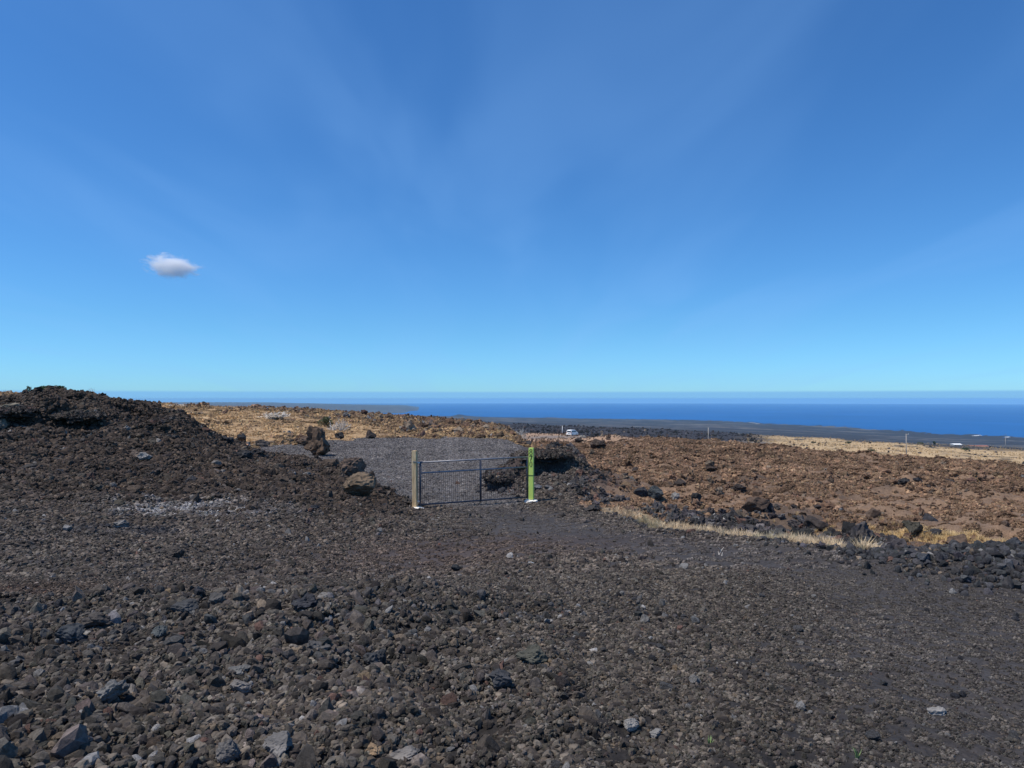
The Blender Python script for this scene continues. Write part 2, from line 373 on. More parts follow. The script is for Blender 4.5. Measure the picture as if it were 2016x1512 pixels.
# ground
m, nt, b = new_mat("lava_ground")
tc = nt.nodes.new("ShaderNodeTexCoord")
a = nt.nodes.new("ShaderNodeAttribute"); a.attribute_name = "Col"
f1, r1 = noise_col(nt, tc.outputs['Object'], 3.0, .72, 1.3, 8, .7)
f2, r2 = noise_col(nt, tc.outputs['Object'], 28.0, .55, 1.5, 6, .7)
c = mul(nt, mul(nt, a.outputs['Color'], f1), f2)
nt.links.new(c, b.inputs['Base Color'])
vor = nt.nodes.new("ShaderNodeTexVoronoi"); vor.inputs['Scale'].default_value = 26.0
nt.links.new(tc.outputs['Object'], vor.inputs['Vector'])
add = nt.nodes.new("ShaderNodeMath"); add.operation = 'ADD'
nt.links.new(vor.outputs['Distance'], add.inputs[0]); nt.links.new(r2, add.inputs[1])
bump(nt, b, add.outputs[0], 0.012)
M_GROUND = m

# sea
m, nt, b = new_mat("sea_water")
b.inputs['Base Color'].default_value = (0.008, 0.085, 0.30, 1)
b.inputs['Roughness'].default_value = 0.75
b.inputs['Specular IOR Level'].default_value = 0.08
tc = nt.nodes.new("ShaderNodeTexCoord")
mp = nt.nodes.new("ShaderNodeMapping"); mp.inputs['Scale'].default_value = (.0012, .0004, 1)
nt.links.new(tc.outputs['Object'], mp.inputs['Vector'])
f, _ = noise_col(nt, mp.outputs[0], 1.0, .86, 1.14, 8, .65)
rgb = nt.nodes.new("ShaderNodeRGB"); rgb.outputs[0].default_value = (0.013, 0.112, 0.33, 1)
nt.links.new(mul(nt, rgb.outputs[0], f), b.inputs['Base Color'])
M_SEA = m

# ------------------------------------------------------------------ object helpers
def mesh_np(name, verts, quads=None, tris=None, mat=None):
    me = bpy.data.meshes.new(name)
    faces = []
    nv = len(verts)
    me.vertices.add(nv); me.vertices.foreach_set("co", np.asarray(verts, np.float32).ravel())
    q = np.zeros((0, 4), np.int32) if quads is None else np.asarray(quads, np.int32)
    t = np.zeros((0, 3), np.int32) if tris is None else np.asarray(tris, np.int32)
    nl = q.size + t.size
    me.loops.add(nl); me.loops.foreach_set("vertex_index", np.concatenate([q.ravel(), t.ravel()]))
    me.polygons.add(len(q) + len(t))
    starts = np.concatenate([np.arange(len(q)) * 4, q.size + np.arange(len(t)) * 3]).astype(np.int32)
    me.polygons.foreach_set("loop_start", starts)
    me.update(calc_edges=True); me.validate()
    if mat: me.materials.append(mat)
    return me
def link(name, me, parent=None, loc=None, rot=None, scale=None):
    o = bpy.data.objects.new(name, me); C.objects.link(o)
    if parent is not None: o.parent = parent
    if loc is not None: o.location = loc
    if rot is not None: o.rotation_euler = rot
    if scale is not None: o.scale = scale
    return o
def tag(o, label=None, cat=None, group=None, kind=None):
    if label: o['label'] = label
    if cat: o['category'] = cat
    if group: o['group'] = group
    if kind: o['kind'] = kind
    return o
def empty(name, loc, rz=0):
    o = bpy.data.objects.new(name, None); C.objects.link(o)
    o.location = loc; o.rotation_euler = (0, 0, rz); o.empty_display_size = 0.2
    return o
class MB:
    def __init__(self): self.bm = bmesh.new()
    def box(self, c, s, rot=None):
        r = bmesh.ops.create_cube(self.bm, size=1)
        mt = Matrix.Translation(c) @ (rot.to_4x4() if rot is not None else Matrix.Identity(4)) @ Matrix.Diagonal((*s, 1))
        bmesh.ops.transform(self.bm, matrix=mt, verts=r['verts']); return self
    def tube(self, p, q, r0, r1=None, n=8, caps=True):
        p = Vector(p); q = Vector(q); r1 = r0 if r1 is None else r1
        d = q - p; L = d.length
        r = bmesh.ops.create_cone(self.bm, cap_ends=caps, segments=n, radius1=r0, radius2=r1, depth=L)
        mt = Matrix.Translation((p + q) / 2) @ d.to_track_quat('Z', 'Y').to_matrix().to_4x4()
        bmesh.ops.transform(self.bm, matrix=mt, verts=r['verts']); return self
    def poly_prism(self, pts, axis_vec):
        """pts: 3-D outline; extruded by axis_vec."""
        vs_ = [self.bm.verts.new(p) for p in pts]
        f = self.bm.faces.new(vs_)
        r = bmesh.ops.extrude_face_region(self.bm, geom=[f])
        bmesh.ops.translate(self.bm, vec=axis_vec, verts=[g for g in r['geom'] if isinstance(g, bmesh.types.BMVert)])
        bmesh.ops.recalc_face_normals(self.bm, faces=self.bm.faces[:]); return self
    def bevel(self, w, seg=2):
        bmesh.ops.bevel(self.bm, geom=self.bm.edges[:], offset=w, segments=seg, affect='EDGES', clamp_overlap=True); return self
    def build(self, name, mat, parent=None, loc=None, rot=None, smooth_=False):
        me = bpy.data.meshes.new(name); self.bm.to_mesh(me); self.bm.free()
        me.materials.append(mat)
        if smooth_:
            for p in me.polygons: p.use_smooth = True
        return link(name, me, parent, loc, rot)

# ------------------------------------------------------------------ ground sheet
ys = [-5.0, -2.5, 0.2, 1.2]
y = 1.7
while y < 62:
    ys.append(y); y += 0.0058 * y + 0.012
while y < 19900:
    ys.append(y); y *= 1.0195
YR = np.array(ys)
AR = np.concatenate([np.linspace(-2.6, -0.86, 22)[:-1], np.linspace(-0.86, 0.86, 900), np.linspace(0.86, 2.6, 22)[1:]])
GX = AR[None, :] * (YR[:, None] + 6.0)
GY = np.repeat(YR[:, None], len(AR), 1)
GZ = height(GX.ravel(), GY.ravel()).reshape(GX.shape)
nr, ncol = GX.shape
ii = (np.arange(nr - 1)[:, None] * ncol + np.arange(ncol - 1)[None, :]).ravel()
quads = np.stack([ii, ii + 1, ii + ncol + 1, ii + ncol], 1)
me = mesh_np("ground", np.stack([GX, GY, GZ], -1).reshape(-1, 3), quads, mat=M_GROUND)

def mixc(c, col, m):
    return c * (1 - m[:, None]) + np.array(col)[None, :] * m[:, None]
def ground_colour(X, Y):
    u, fr, dr, fl, bk, mo = zones(X, Y)
    n1 = fbm(X * .45, Y * .45, 4, seed=21); n2 = fbm(X * .12, Y * .12, 3, seed=22); n3 = fbm(X * 1.6, Y * 1.6, 4, seed=23)
    c = np.tile(np.array([.050, .044, .041]), (len(X), 1)) * (1 - .45 * (1 - smooth(8, 10, Y)) * (1 - smooth(1.0, 3.0, X)))[:, None]  # near left ground darkened: shadow in the gaps between stones, painted in
    c = c * (1 + 0.22 * n1[:, None])
    # reddish cinder patches, pale crushed rock, dark rubble
    red = np.exp(-(((X + 1.3) / 1.9) ** 2 + ((Y - 11.6) / 1.7) ** 2)) + 0.7 * np.exp(-(((X - 1.2) / 1.5) ** 2 + ((Y - 12.2) / 1.2) ** 2)) + .8 * np.exp(-(((X + 5.5) / 2.2) ** 2 + ((Y - 7.6) / .8) ** 2))
    c = mixc(c, (.075, .050, .042), np.clip(red, 0, 1) * .4)
    c = mixc(c, (.088, .082, .079), dr * .9)
    c = mixc(c, (.046, .038, .031), bk * .9)
    pale = np.exp(-(((X + 6.8) / 1.8) ** 2 + ((Y - 15.5) / .85) ** 2) ** 1.5) * smooth(-.5, .35, n3)
    c = mixc(c, (.24, .235, .225), np.clip(pale, 0, 1) * .9)
    c = mixc(c, (.185, .122, .079), fr)
    c = mixc(c, (.10, .070, .050), fr * smooth(.1, .6, n2))
    c = mixc(c, (.25, .155, .09), fr * smooth(.0, .7, n3 - .3 * n2) * .6)
    grass = fr * np.exp(-((Y - edge_y(u) - .09 * Y) / (.045 * Y)) ** 2) * smooth(1150, 1220, u) * (1 - smooth(1690, 1760, u))
    c = mixc(c, (.27, .20, .115), np.clip(grass, 0, 1) * .8)
    c = mixc(c, (.20, .145, .09), fr * smooth(1800, 1900, u) * np.exp(-((Y - 14.5) / 1.6) ** 2) * .7)
    c = mixc(c, (.060, .045, .040), np.clip(mo * 1.3, 0, 1))
    c = mixc(c, (.36, .235, .12), fl)
    c = mixc(c, (.13, .085, .052), fl * smooth(.15, .6, n1 + .4 * n2) * .8)
    c = mixc(c, (.13, .085, .055), fl * smooth(690, 800, u) * .8)
    c = mixc(c, (.48, .33, .18), fl * smooth(.0, .5, -n2 + .3 * n1) * .85)
    d = np.hypot(X, Y)
    # middle distance: tan flat round the van, pale track
    mid = smooth(90, 130, d) * (1 - smooth(255, 275, d * (1 + .03 * n2)))
    c = mixc(c, (.33, .212, .13), mid)
    trk = mid * np.exp(-((Y - 215 - .25 * (X - 20)) / 9) ** 2) * smooth(0, 8, X)
    c = mixc(c, (.16, .145, .135), np.clip(trk, 0, 1) * .8)
    nb = fbm(X * .012, Y * .012, 4, seed=31); nc = fbm(X * .0022, Y * .006, 5, seed=32); nd = fbm(X * .05, Y * .05, 4, seed=33)
    lava = smooth(250, 285, d * (1 + .05 * nb))
    c = mixc(c, np.array([.034, .031, .034]), lava)
    c = c * np.where(lava > .5, 1 + .35 * nd, 1)[:, None]
    tan = smooth(1450, 1560, u + 40 * nb) * smooth(235, 290, d) * (1 - smooth(620, 730, d * (1 + .08 * nb)))
    c = mixc(c, (.47, .33, .175), tan)
    c = mixc(c, (.26, .18, .10), tan * smooth(.15, .55, nd))
    c = mixc(c, (.07, .06, .045), tan * smooth(.35, .6, nd + .5 * nb))
    quarry = smooth(1640, 1700, u) * (1 - smooth(1880, 1990, u)) * np.exp(-((d - 295) / 32) ** 4)
    c = mixc(c, (.085, .075, .066), np.clip(quarry, 0, 1))
    road = smooth(1690, 1720, u) * (1 - smooth(1850, 1890, u)) * np.exp(-((Y - 278 + .05 * (X - 150)) / 5) ** 2)
    c = mixc(c, (.30, .28, .26), np.clip(road, 0, 1) * .9)
    gp = smooth(1425, 1450, u) * (1 - smooth(1500, 1530, u)) * np.exp(-((d - 330) / 45) ** 2)
    c = mixc(c, (.12, .105, .095), np.clip(gp, 0, 1))
    # coastal plain
    pl = smooth(1500, 2600, d)
    c = mixc(c, (.030, .030, .040), pl)
    c = mixc(c, (.125, .115, .110), pl * smooth(.12, .45, nc) * .8)
    c = mixc(c, (.075, .070, .075), smooth(5000, 8500, d) * .7)
    return np.clip(c, 0.01, 1)
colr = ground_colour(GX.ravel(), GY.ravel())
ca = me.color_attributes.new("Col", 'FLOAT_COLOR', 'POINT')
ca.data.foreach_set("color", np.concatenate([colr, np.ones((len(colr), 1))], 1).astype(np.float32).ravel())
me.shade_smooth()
ground = link("ground", me); tag(ground, kind='structure')

# ------------------------------------------------------------------ sea with the curve of the earth
SEA = EYE - 150.0
rr = np.concatenate([[300], np.geomspace(1500, 60000, 90)])
th = np.radians(np.linspace(-75, 75, 121))
R_, T_ = np.meshgrid(rr, th, indexing='ij')
SX = R_ * np.sin(T_); SY = R_ * np.cos(T_); SZ = SEA - R_ ** 2 / (2 * 7.4e6)
n0, n1_ = R_.shape
ii = (np.arange(n0 - 1)[:, None] * n1_ + np.arange(n1_ - 1)[None, :]).ravel()
me = mesh_np("sea", np.stack([SX, SY, SZ], -1).reshape(-1, 3), np.stack([ii, ii + n1_, ii + n1_ + 1, ii + 1], 1), mat=M_SEA)
me.shade_smooth()
sea = link("sea", me); tag(sea, kind='structure')
# surf breaking on the shore
M_FOAM = flat_mat("surf_foam", (.85, .87, .88), .9)
def surf(u0, u1, label):
    us_ = np.linspace(u0, u1, 24); P = []
    for k, u in enumerate(us_):
        d = (u - 1008) / FPX
        yy = np.linspace(2300, 6200, 4000)
        hz = height(d * yy, yy) - (SEA - (yy ** 2 * (1 + d * d)) / (2 * 7.4e6))
        idx = np.where(hz < 0)[0]
        yc = yy[idx[0]] if len(idx) else 5000
        w = 22 * (0.4 + random.random()) * math.sin(math.pi * (k + .5) / len(us_)) + 4
        for s in (-6, w):
            y_ = yc + s
            P.append((d * y_, y_, SEA - (y_ * y_ * (1 + d * d)) / (2 * 7.4e6) + 0.9))
    n = len(us_)
    q = [(2 * i, 2 * i + 2, 2 * i + 3, 2 * i + 1) for i in range(n - 1)]
    o = link("surf", mesh_np("surf", P, q, mat=M_FOAM)); tag(o, label, 'surf', 'surf on the shore', 'stuff')
surf(1912, 1932, 'bright white surf breaking on the shore at far right')
surf(1976, 1988, 'small white surf patch on the shore at the right edge')
surf(1474, 1496, 'thin white surf at the tip of the dark lava point')

# ------------------------------------------------------------------ rock shapes
def ico(sub):
    bm = bmesh.new(); bmesh.ops.create_icosphere(bm, subdivisions=sub, radius=1)
    v = np.array([x.co[:] for x in bm.verts]); f = np.array([[q.index for q in p.verts] for p in bm.faces]); bm.free()
    return v, f
_ICO = {s: ico(s) for s in (1, 2, 3, 4, 5)}
def rock_mesh(name, seed, sub, mat, planes=9, rough=.16, dim=(1, 1, 1), fine=.05, smooth_=False, rfreq=1.6):
    v, f = _ICO[sub]; v = v.copy()
    r = np.random.default_rng(seed)
    for _ in range(planes):
        n = r.normal(size=3); n /= np.linalg.norm(n)
        d = r.uniform(.42, .80)
        e = np.maximum(0, v @ n - d)
        v -= np.outer(e, n) * r.uniform(.75, 1.0)
    off = Vector(r.uniform(-50, 50, 3))
    out = []
    for p in v:
        q = Vector(p)
        k = 1 + rough * mnoise.fractal(q * rfreq + off, 1.0, 2.0, 3) + (fine * mnoise.fractal(q * 6 + off, .9, 2.1, 3) if fine else 0)
        out.append(q * k)
    v = np.array([list(p) for p in out]) * np.array(dim)
    me = mesh_np(name, v, tris=f, mat=mat)
    if smooth_: me.shade_smooth()
    else: me.polygons.foreach_set("use_smooth", [False] * len(me.polygons))
    return me

protos = bpy.data.collections.new("stone_shapes")       # shapes for the scattered stones, not in the scene itself
def proto(coll, name, me):
    if "vary" not in me.attributes:
        a = me.attributes.new("vary", 'FLOAT_COLOR', 'POINT'); a.data.foreach_set("color", np.ones(4 * len(me.vertices), np.float32))
    o = bpy.data.objects.new(name, me); coll.objects.link(o); return o
for k in range(10):
    r = np.random.default_rng(k + 40)
    proto(protos, "stone_%02d" % k, rock_mesh("stone", k + 100, 2, M_STONE, planes=9, rough=.22, fine=.16,
          dim=(r.uniform(.85, 1.3), r.uniform(.75, 1.05), r.uniform(.55, .85))))
clinkers = bpy.data.collections.new("clinker_shapes")
for k in range(8):
    r = np.random.default_rng(k + 70)
    proto(clinkers, "clinker_%02d" % k, rock_mesh("clinker", k + 300, 3, M_STONE, planes=6, rough=.55, fine=.28, rfreq=1.9,
          dim=(r.uniform(.9, 1.3), r.uniform(.8, 1.1), r.uniform(.6, 1.0))))

def cluster_mesh(seed, n, stone, mat, sub=2, flat=.75, jag=.22, var=.36, odd=1.0):
    """A patch of n stones about 1 m across, each stone with its own shade."""
    r = np.random.default_rng(seed); V_, F_, A_ = [], [], []; off = 0
    base = []
    for k in range(8):
        me_ = rock_mesh("bit", seed * 31 + k, sub, None, planes=10, rough=jag, fine=.06)
        base.append(np.array([x.co[:] for x in me_.vertices])); bpy.data.meshes.remove(me_)
    f = _ICO[sub][1]
    for k in range(n):
        v = base[r.integers(8)] * stone * np.exp(.42 * r.normal()) * r.uniform(.75, 1.25, 3) * np.array([1, 1, flat])
        a_, b_ = r.uniform(0, 6.28), r.normal() * .5
        ca_, sa = math.cos(a_), math.sin(a_); cb, sb = math.cos(b_), math.sin(b_)
        v = v @ np.array([[1, 0, 0], [0, cb, -sb], [0, sb, cb]]).T @ np.array([[ca_, -sa, 0], [sa, ca_, 0], [0, 0, 1]]).T
        rad = .5 * math.sqrt(r.random()); t_ = r.uniform(0, 6.28)
        v = v + np.array([rad * math.cos(t_), rad * math.sin(t_), stone * r.uniform(-.25, .6)])
        V_.append(v); F_.append(f + off); off += len(v)
        c_ = np.exp(var * r.normal()) * (1 + .025 * r.normal(size=3))
        q = r.random()
        if q < .08 * odd: c_ = np.array([2.5, 2.4, 2.3]) * r.uniform(.6, 1.1)
        elif q < .12 * odd: c_ = np.array([1.85, 1.65, 1.42]) * r.uniform(.7, 1.1)
        A_.append(np.tile(np.append(c_, 1), (len(v), 1)))
    me_ = mesh_np("stone_patch", np.concatenate(V_), tris=np.concatenate(F_), mat=mat)
    a = me_.attributes.new("vary", 'FLOAT_COLOR', 'POINT'); a.data.foreach_set("color", np.concatenate(A_).astype(np.float32).ravel())
    me_.polygons.foreach_set("use_smooth", [False] * len(me_.polygons))
    return me_
patches = bpy.data.collections.new("patch_shapes")
for k in range(6): proto(patches, "patch_%d" % k, cluster_mesh(20 + k, 58, .068, M_STONE, flat=.9, jag=.3, var=.44))
jagged = bpy.data.collections.new("jagged_patch_shapes")
for k in range(6): proto(jagged, "jagged_patch_%d" % k, cluster_mesh(60 + k, 78, .056, M_STONE, flat=.9, jag=.6, var=.17, odd=.2))

def slope_rot(X, Y, eps):
    gx = (height(X + eps, Y) - height(X - eps, Y)) / (2 * eps); gy = (height(X, Y + eps) - height(X, Y - eps)) / (2 * eps)
    return np.stack([np.arctan(gy), -np.arctan(gx), np.zeros(len(X))], 1)
POSTS = [(-2.84, 20.95), (.605, 22.3)]
def clear_posts(X, Y, r):
    k = np.ones(len(X), bool)
    for px_, py_ in POSTS: k &= np.hypot((X - px_) / 1.25, Y - py_) > r
    return k
def scatter_patches(name, X, Y, s, tint, coll, label, cat, lift=-.01):
    k = clear_posts(X, Y, .30); X, Y, s, tint = X[k], Y[k], s[k], tint[k]
    n = len(X)
    Z = height(X, Y) + s * lift
    rot = slope_rot(X, Y, .12)
    # turn about the upright axis is done in quarter steps by mirroring the two ground axes
    sc = s[:, None] * np.stack([rng.choice([-1, 1], n), rng.choice([-1, 1], n), np.ones(n)], 1)
    return scatter(name, np.stack([X, Y, Z], 1), rot, sc, rng.integers(0, 6, n), tint, coll, label, cat)

def scatter(name, P, rot, scl, idx, tint, coll, label, cat):
    me = bpy.data.meshes.new(name)
    n = len(P)
    me.vertices.add(n); me.vertices.foreach_set("co", np.asarray(P, np.float32).ravel())
    a = me.attributes.new("rot", 'FLOAT_VECTOR', 'POINT'); a.data.foreach_set("vector", np.asarray(rot, np.float32).ravel())
    a = me.attributes.new("scl", 'FLOAT_VECTOR', 'POINT'); a.data.foreach_set("vector", np.asarray(scl, np.float32).ravel())
    a = me.attributes.new("idx", 'INT', 'POINT'); a.data.foreach_set("value", np.asarray(idx, np.int32))
    a = me.attributes.new("tint", 'FLOAT_COLOR', 'POINT'); a.data.foreach_set("color", np.concatenate([tint, np.ones((n, 1))], 1).astype(np.float32).ravel())
    o = link(name, me)
    ng = bpy.data.node_groups.new(name + "_scatter", 'GeometryNodeTree')
    ng.interface.new_socket("Geometry", in_out='INPUT', socket_type='NodeSocketGeometry')
    ng.interface.new_socket("Geometry", in_out='OUTPUT', socket_type='NodeSocketGeometry')
    N = ng.nodes; L = ng.links
    gi = N.new("NodeGroupInput"); go = N.new("NodeGroupOutput")
    ci = N.new("GeometryNodeCollectionInfo"); ci.inputs['Collection'].default_value = coll
    ci.inputs['Separate Children'].default_value = True; ci.inputs['Reset Children'].default_value = True
    ip = N.new("GeometryNodeInstanceOnPoints"); ip.inputs['Pick Instance'].default_value = True
    def named(nm, dt):
        q = N.new("GeometryNodeInputNamedAttribute"); q.data_type = dt; q.inputs['Name'].default_value = nm
        return q.outputs['Attribute']
    L.new(gi.outputs[0], ip.inputs['Points']); L.new(ci.outputs[0], ip.inputs['Instance'])
    L.new(named("idx", 'INT'), ip.inputs['Instance Index'])
    L.new(named("rot", 'FLOAT_VECTOR'), ip.inputs['Rotation'])
    L.new(named("scl", 'FLOAT_VECTOR'), ip.inputs['Scale'])
    L.new(ip.outputs[0], go.inputs[0])
    md = o.modifiers.new("scatter", 'NODES'); md.node_group = ng
    tag(o, label, cat, kind='stuff')
    return o

def sample(y0, y1, n, amax=0.80, amin=None):
    """Random ground points, even per square metre between two distances, a little wider than the view."""
    amin = -amax if amin is None else amin
    t = rng.random(n)
    Y = np.sqrt(y0 ** 2 + t * (y1 ** 2 - y0 ** 2))
    X = (amin + (amax - amin) * rng.random(n)) * (Y + .6)
    return X, Y
def logn(n, med, sig, lo, hi):
    return np.clip(med * np.exp(sig * rng.normal(size=n)), lo, hi)
def stone_tint(n, base, var=.35, pale=.05, warm=.06, red=.04):
    c = np.tile(np.array(base), (n, 1)) * np.exp(var * rng.normal(size=(n, 1))) * (1 + .03 * rng.normal(size=(n, 3)))
    q = rng.random(n)
    def put(mask, col):
        c[mask] = np.array(col) * np.exp(.25 * rng.normal(size=(mask.sum(), 1)))
    put(q < pale, (.195, .185, .172))
    put((q >= pale) & (q < pale + warm), (.17, .130, .092))
    put((q >= pale + warm) & (q < pale + warm + red), (.10, .058, .044))
    return np.clip(c, .012, .6)
def scatter_stones(name, X, Y, s, tint, coll, label, cat, sink=.25, nproto=10, tilt=3.1):
    k = clear_posts(X, Y, .24); X, Y, s, tint = X[k], Y[k], s[k], tint[k]
    n = len(X)
    Z = height(X, Y) + s * (.5 - sink)
    rot = np.stack([rng.uniform(-tilt, tilt, n) * .5, rng.uniform(-tilt, tilt, n) * .5, rng.uniform(0, 6.28, n)], 1)
    sc = s[:, None] * rng.uniform(.8, 1.2, (n, 3))
    return scatter(name, np.stack([X, Y, Z], 1), rot, sc, rng.integers(0, nproto, n), tint, coll, label, cat)

def track(X, Y):
    c_ = X - np.interp(Y, [6, 7, 8.5, 10, 12, 14, 17, 22], [9.5, 7.4, 5.2, 3.5, 2.0, 1.0, .1, -.9]) + .25 * gnoise(Y * .3, Y * 0)
    w_ = 1.25 + .35 * (1 - smooth(8, 14, Y))
    return np.exp(-(c_ / w_) ** 4) * (1 - smooth(21, 23, Y)), np.exp(-((c_ - .75) / .32) ** 2) + np.exp(-((c_ + .75) / .32) ** 2)
# base layer: close-packed stones everywhere on the worked ground
def base_tint(X, Y, col, seed):
    return np.tile(np.array(col), (len(X), 1)) * (1 + .20 * fbm(X * .5, Y * .5, 4, seed=seed) + .12 * rng.normal(size=len(X)))[:, None]
X, Y = sample(1.5, 9.2, 19000, 1.15)
rub = (1 - smooth(-2.2, 1.6, X)) * (1 - smooth(6.2, 7.6, Y - .2 * (X + 3)))
s = .130 * (1 + .70 * rub) * rng.uniform(.75, 1.25, len(X)) * (1 - .42 * smooth(1.6, 3.4, X + .35 * (6 - Y)))
trk, rut = track(X, Y); s = s * (1 - .3 * trk)
t = base_tint(X, Y, (.061, .052, .042), 44) * (1 + .12 * rut * trk)[:, None]
fz = smooth(1.6, 3.4, X + .35 * (6 - Y))[:, None]; t = t * (1 - fz + fz * np.array([1.0, 1.04, 1.12]))
redm = np.clip(np.exp(-(((X + 5.5) / 2.2) ** 2 + ((Y - 7.6) / .8) ** 2)), 0, 1)[:, None]
t = t * (1 - redm) + t * np.array([1.02, .88, .82]) * redm
scatter_patches("close_gravel", X, Y, s, t, patches, "close-packed pebbles between the larger stones in the foreground", "gravel")
X, Y = sample(9.0, 33, 34000, .80)
u, fr, dr, fl, bk, mo = zones(X, Y)
k = (fr < .35) & (dr < .4) & (fl < .35) & (Y < np.where(u < 815, crest_y(np.minimum(u, 814)) + 1.0, 33))
sm = np.exp(-(((X - .4) / 2.6) ** 2 + ((Y - 16) / 5.5) ** 2) ** 1.5)
s = .26 * rng.uniform(.75, 1.25, len(X)) * (1 + .5 * smooth(10, 24, Y)) * (1 + .5 * bk) * (1 - .45 * sm)
t = base_tint(X, Y, (.067, .056, .0455), 45)
t *= (1 - bk[:, None] * np.array([.34, .42, .48]))
pale = np.exp(-(((X + 6.8) / 1.9) ** 2 + ((Y - 15.5) / .9) ** 2) ** 1.5) * smooth(-.5, .35, fbm(X * 1.6, Y * 1.6, 4, seed=23))
t = t * (1 - pale[:, None]) + np.array([.27, .26, .25]) * pale[:, None]
redm = np.clip(np.exp(-(((X + 1.3) / 1.9) ** 2 + ((Y - 11.6) / 1.7) ** 2)) + .7 * np.exp(-(((X - 1.2) / 1.5) ** 2 + ((Y - 12.2) / 1.2) ** 2)), 0, 1)
s = s * (1 - .35 * redm); t = t * (1 - .6 * redm[:, None]) + t * np.array([1.10, .92, .89]) * .6 * redm[:, None]
trk, rut = track(X, Y)
s = s * (1 - .45 * trk); t = t * (1 - .5 * trk[:, None]) + np.array([.064, .059, .057]) * .5 * trk[:, None]; t = t * (1 + .22 * rut[:, None])
s = s * (1 - .65 * np.clip(pale, 0, 1))
dark = np.clip(np.exp(-(((X + 7.0) / 1.1) ** 2 + ((Y - 13.0) / .42) ** 2) ** 1.5), 0, 1)[:, None] * smooth(-.6, .1, fbm(X * 1.5, Y * 1.5, 3, seed=24))[:, None]  # bluish-black stone tint paints the shade of a hollow
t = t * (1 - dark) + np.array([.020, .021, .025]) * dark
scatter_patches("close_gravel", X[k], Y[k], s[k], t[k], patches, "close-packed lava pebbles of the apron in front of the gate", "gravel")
X, Y = sample(20.5, 58, 26000, .06, -.40)
u, fr, dr, fl, bk, mo = zones(X, Y)
k = (dr > .4) & (mo < .3)
s = .20 * rng.uniform(.8, 1.2, len(X)) * (1 + .6 * smooth(25, 50, Y))
t = base_tint(X, Y, (.102, .094, .088), 46)
wx_ = X + 1.1 + .085 * (Y - 22) + .3 * gnoise(Y * .2, Y * 0)
rut = np.exp(-((wx_ - .8) / .35) ** 2) + np.exp(-((wx_ + .8) / .35) ** 2)
t = t * (1 + .20 * rut + .16 * fbm(X * .22, Y * .22, 3, seed=49))[:, None]; s = s * (1 - .25 * np.clip(rut, 0, 1))
scatter_patches("close_gravel", X[k], Y[k], s[k], t[k], patches, "close-packed grey pebbles of the drive behind the gate", "gravel", lift=-.035)
X, Y = sample(10, 120, 60000, .84, .0)
Y = 9.5 + (Y - 10) * rng.random(len(Y)) ** .5
u, fr, dr, fl, bk, mo = zones(X, Y)
cov = fbm(X * .5, Y * .5, 3, seed=91)
k = (fr > .4) & (Y > edge_y(u) + 1.0) & (mo < .25) & (rng.random(len(X)) < .45 + .8 * cov)
s = .46 * rng.uniform(.7, 1.4, len(X)) * (.6 + 1.2 * smooth(12, 60, Y))
t = base_tint(X, Y, (.185, .115, .070), 47)
t *= (1 - .30 * smooth(.0, .6, fbm(X * .14, Y * .14, 3, seed=63)))[:, None] * np.exp(.42 * fbm(X * .45, Y * .9, 4, seed=92))[:, None]
scatter_patches("brown_clinker_crust", X[k], Y[k], s[k], t[k], jagged, "brown clinkery crust of the lava field on the right", "lava rubble", lift=-.02)
X, Y = sample(31, 105, 24000, .06, -.84)
u, fr, dr, fl, bk, mo = zones(X, Y)
rk = smooth(-.05, .45, .8 * fbm(X * .25, Y * .25, 4, seed=71) + .5 * smooth(690, 800, u) + .5 * smooth(66, 80, Y) - .18)
k = (fl > .5) & (rng.random(len(X)) < .32 + .68 * rk)
s = 1.0 * rng.uniform(.7, 1.4, len(X)) * (.65 + .5 * rk)
t = base_tint(X, Y, (.36, .235, .125), 48) * (1 - .42 * rk[:, None])
scatter_patches("brown_clinker_crust", X[k], Y[k], s[k], t[k], jagged, "brown clinkery crust of the ridge beyond the drive", "lava rubble", lift=-.03)

# foreground gravel (sizes are radii in metres)
X, Y = sample(1.6, 9.0, 60000, 1.10)
rub = (1 - smooth(-2.2, 1.6, X + .25 * fbm(X, Y, 2, seed=41))) * (1 - smooth(6.2, 7.6, Y - .2 * (X + 3)))
fine = smooth(1.6, 3.2, X + .35 * (6 - Y))
s = logn(len(X), .0150, .46, .006, .06) * (1 + .75 * rub) * (1 - .5 * fine)
clump = np.clip(.5 + .9 * fbm(X * .9, Y * .9, 3, seed=43), 0, 1)
s *= (.8 + .45 * clump) * (.72 + .28 * rub)
t = stone_tint(len(X), (.063, .0535, .0445), .45, .07, .035, .02)
u = pxu(X, Y); redm = np.exp(-(((X + 5.5) / 2.2) ** 2 + ((Y - 7.6) / .8) ** 2)) > .4 * rng.random(len(X)) + .25
t[redm] *= np.array([1.0, .86, .80])
t = t * (1 + .25 * fbm(X * .5, Y * .5, 3, seed=44))[:, None]
keep = rng.random(len(X)) < 1 - .25 * fine
scatter_stones("foreground_gravel", X[keep], Y[keep], s[keep], t[keep], protos, "grey-brown lava gravel covering the foreground apron", "gravel")

# rough dark band of angular rubble from the lower left to the centre
n_ = 2600
X = rng.uniform(-6.2, 1.6, n_); Y = 6.4 + .22 * (X + 3.2) - .25 + rng.normal(size=n_) * .42 - 1.1 * rng.random(n_) ** 3
s = logn(n_, .026, .5, .010, .075) * (1 - .3 * smooth(-2, 1, X)); t = stone_tint(n_, (.050, .047, .045), .42, .05, .04, .02)
k = (Y > 2.4) & (rng.random(n_) < .35 + .65 * smooth(-.2, .3, fbm(X * .9, Y * .9, 3, seed=45)))
scatter_stones("ridge_rubble", X[k], Y[k], s[k], t[k], protos, "rough dark band of angular rubble from lower left to centre", "rubble", sink=.15)

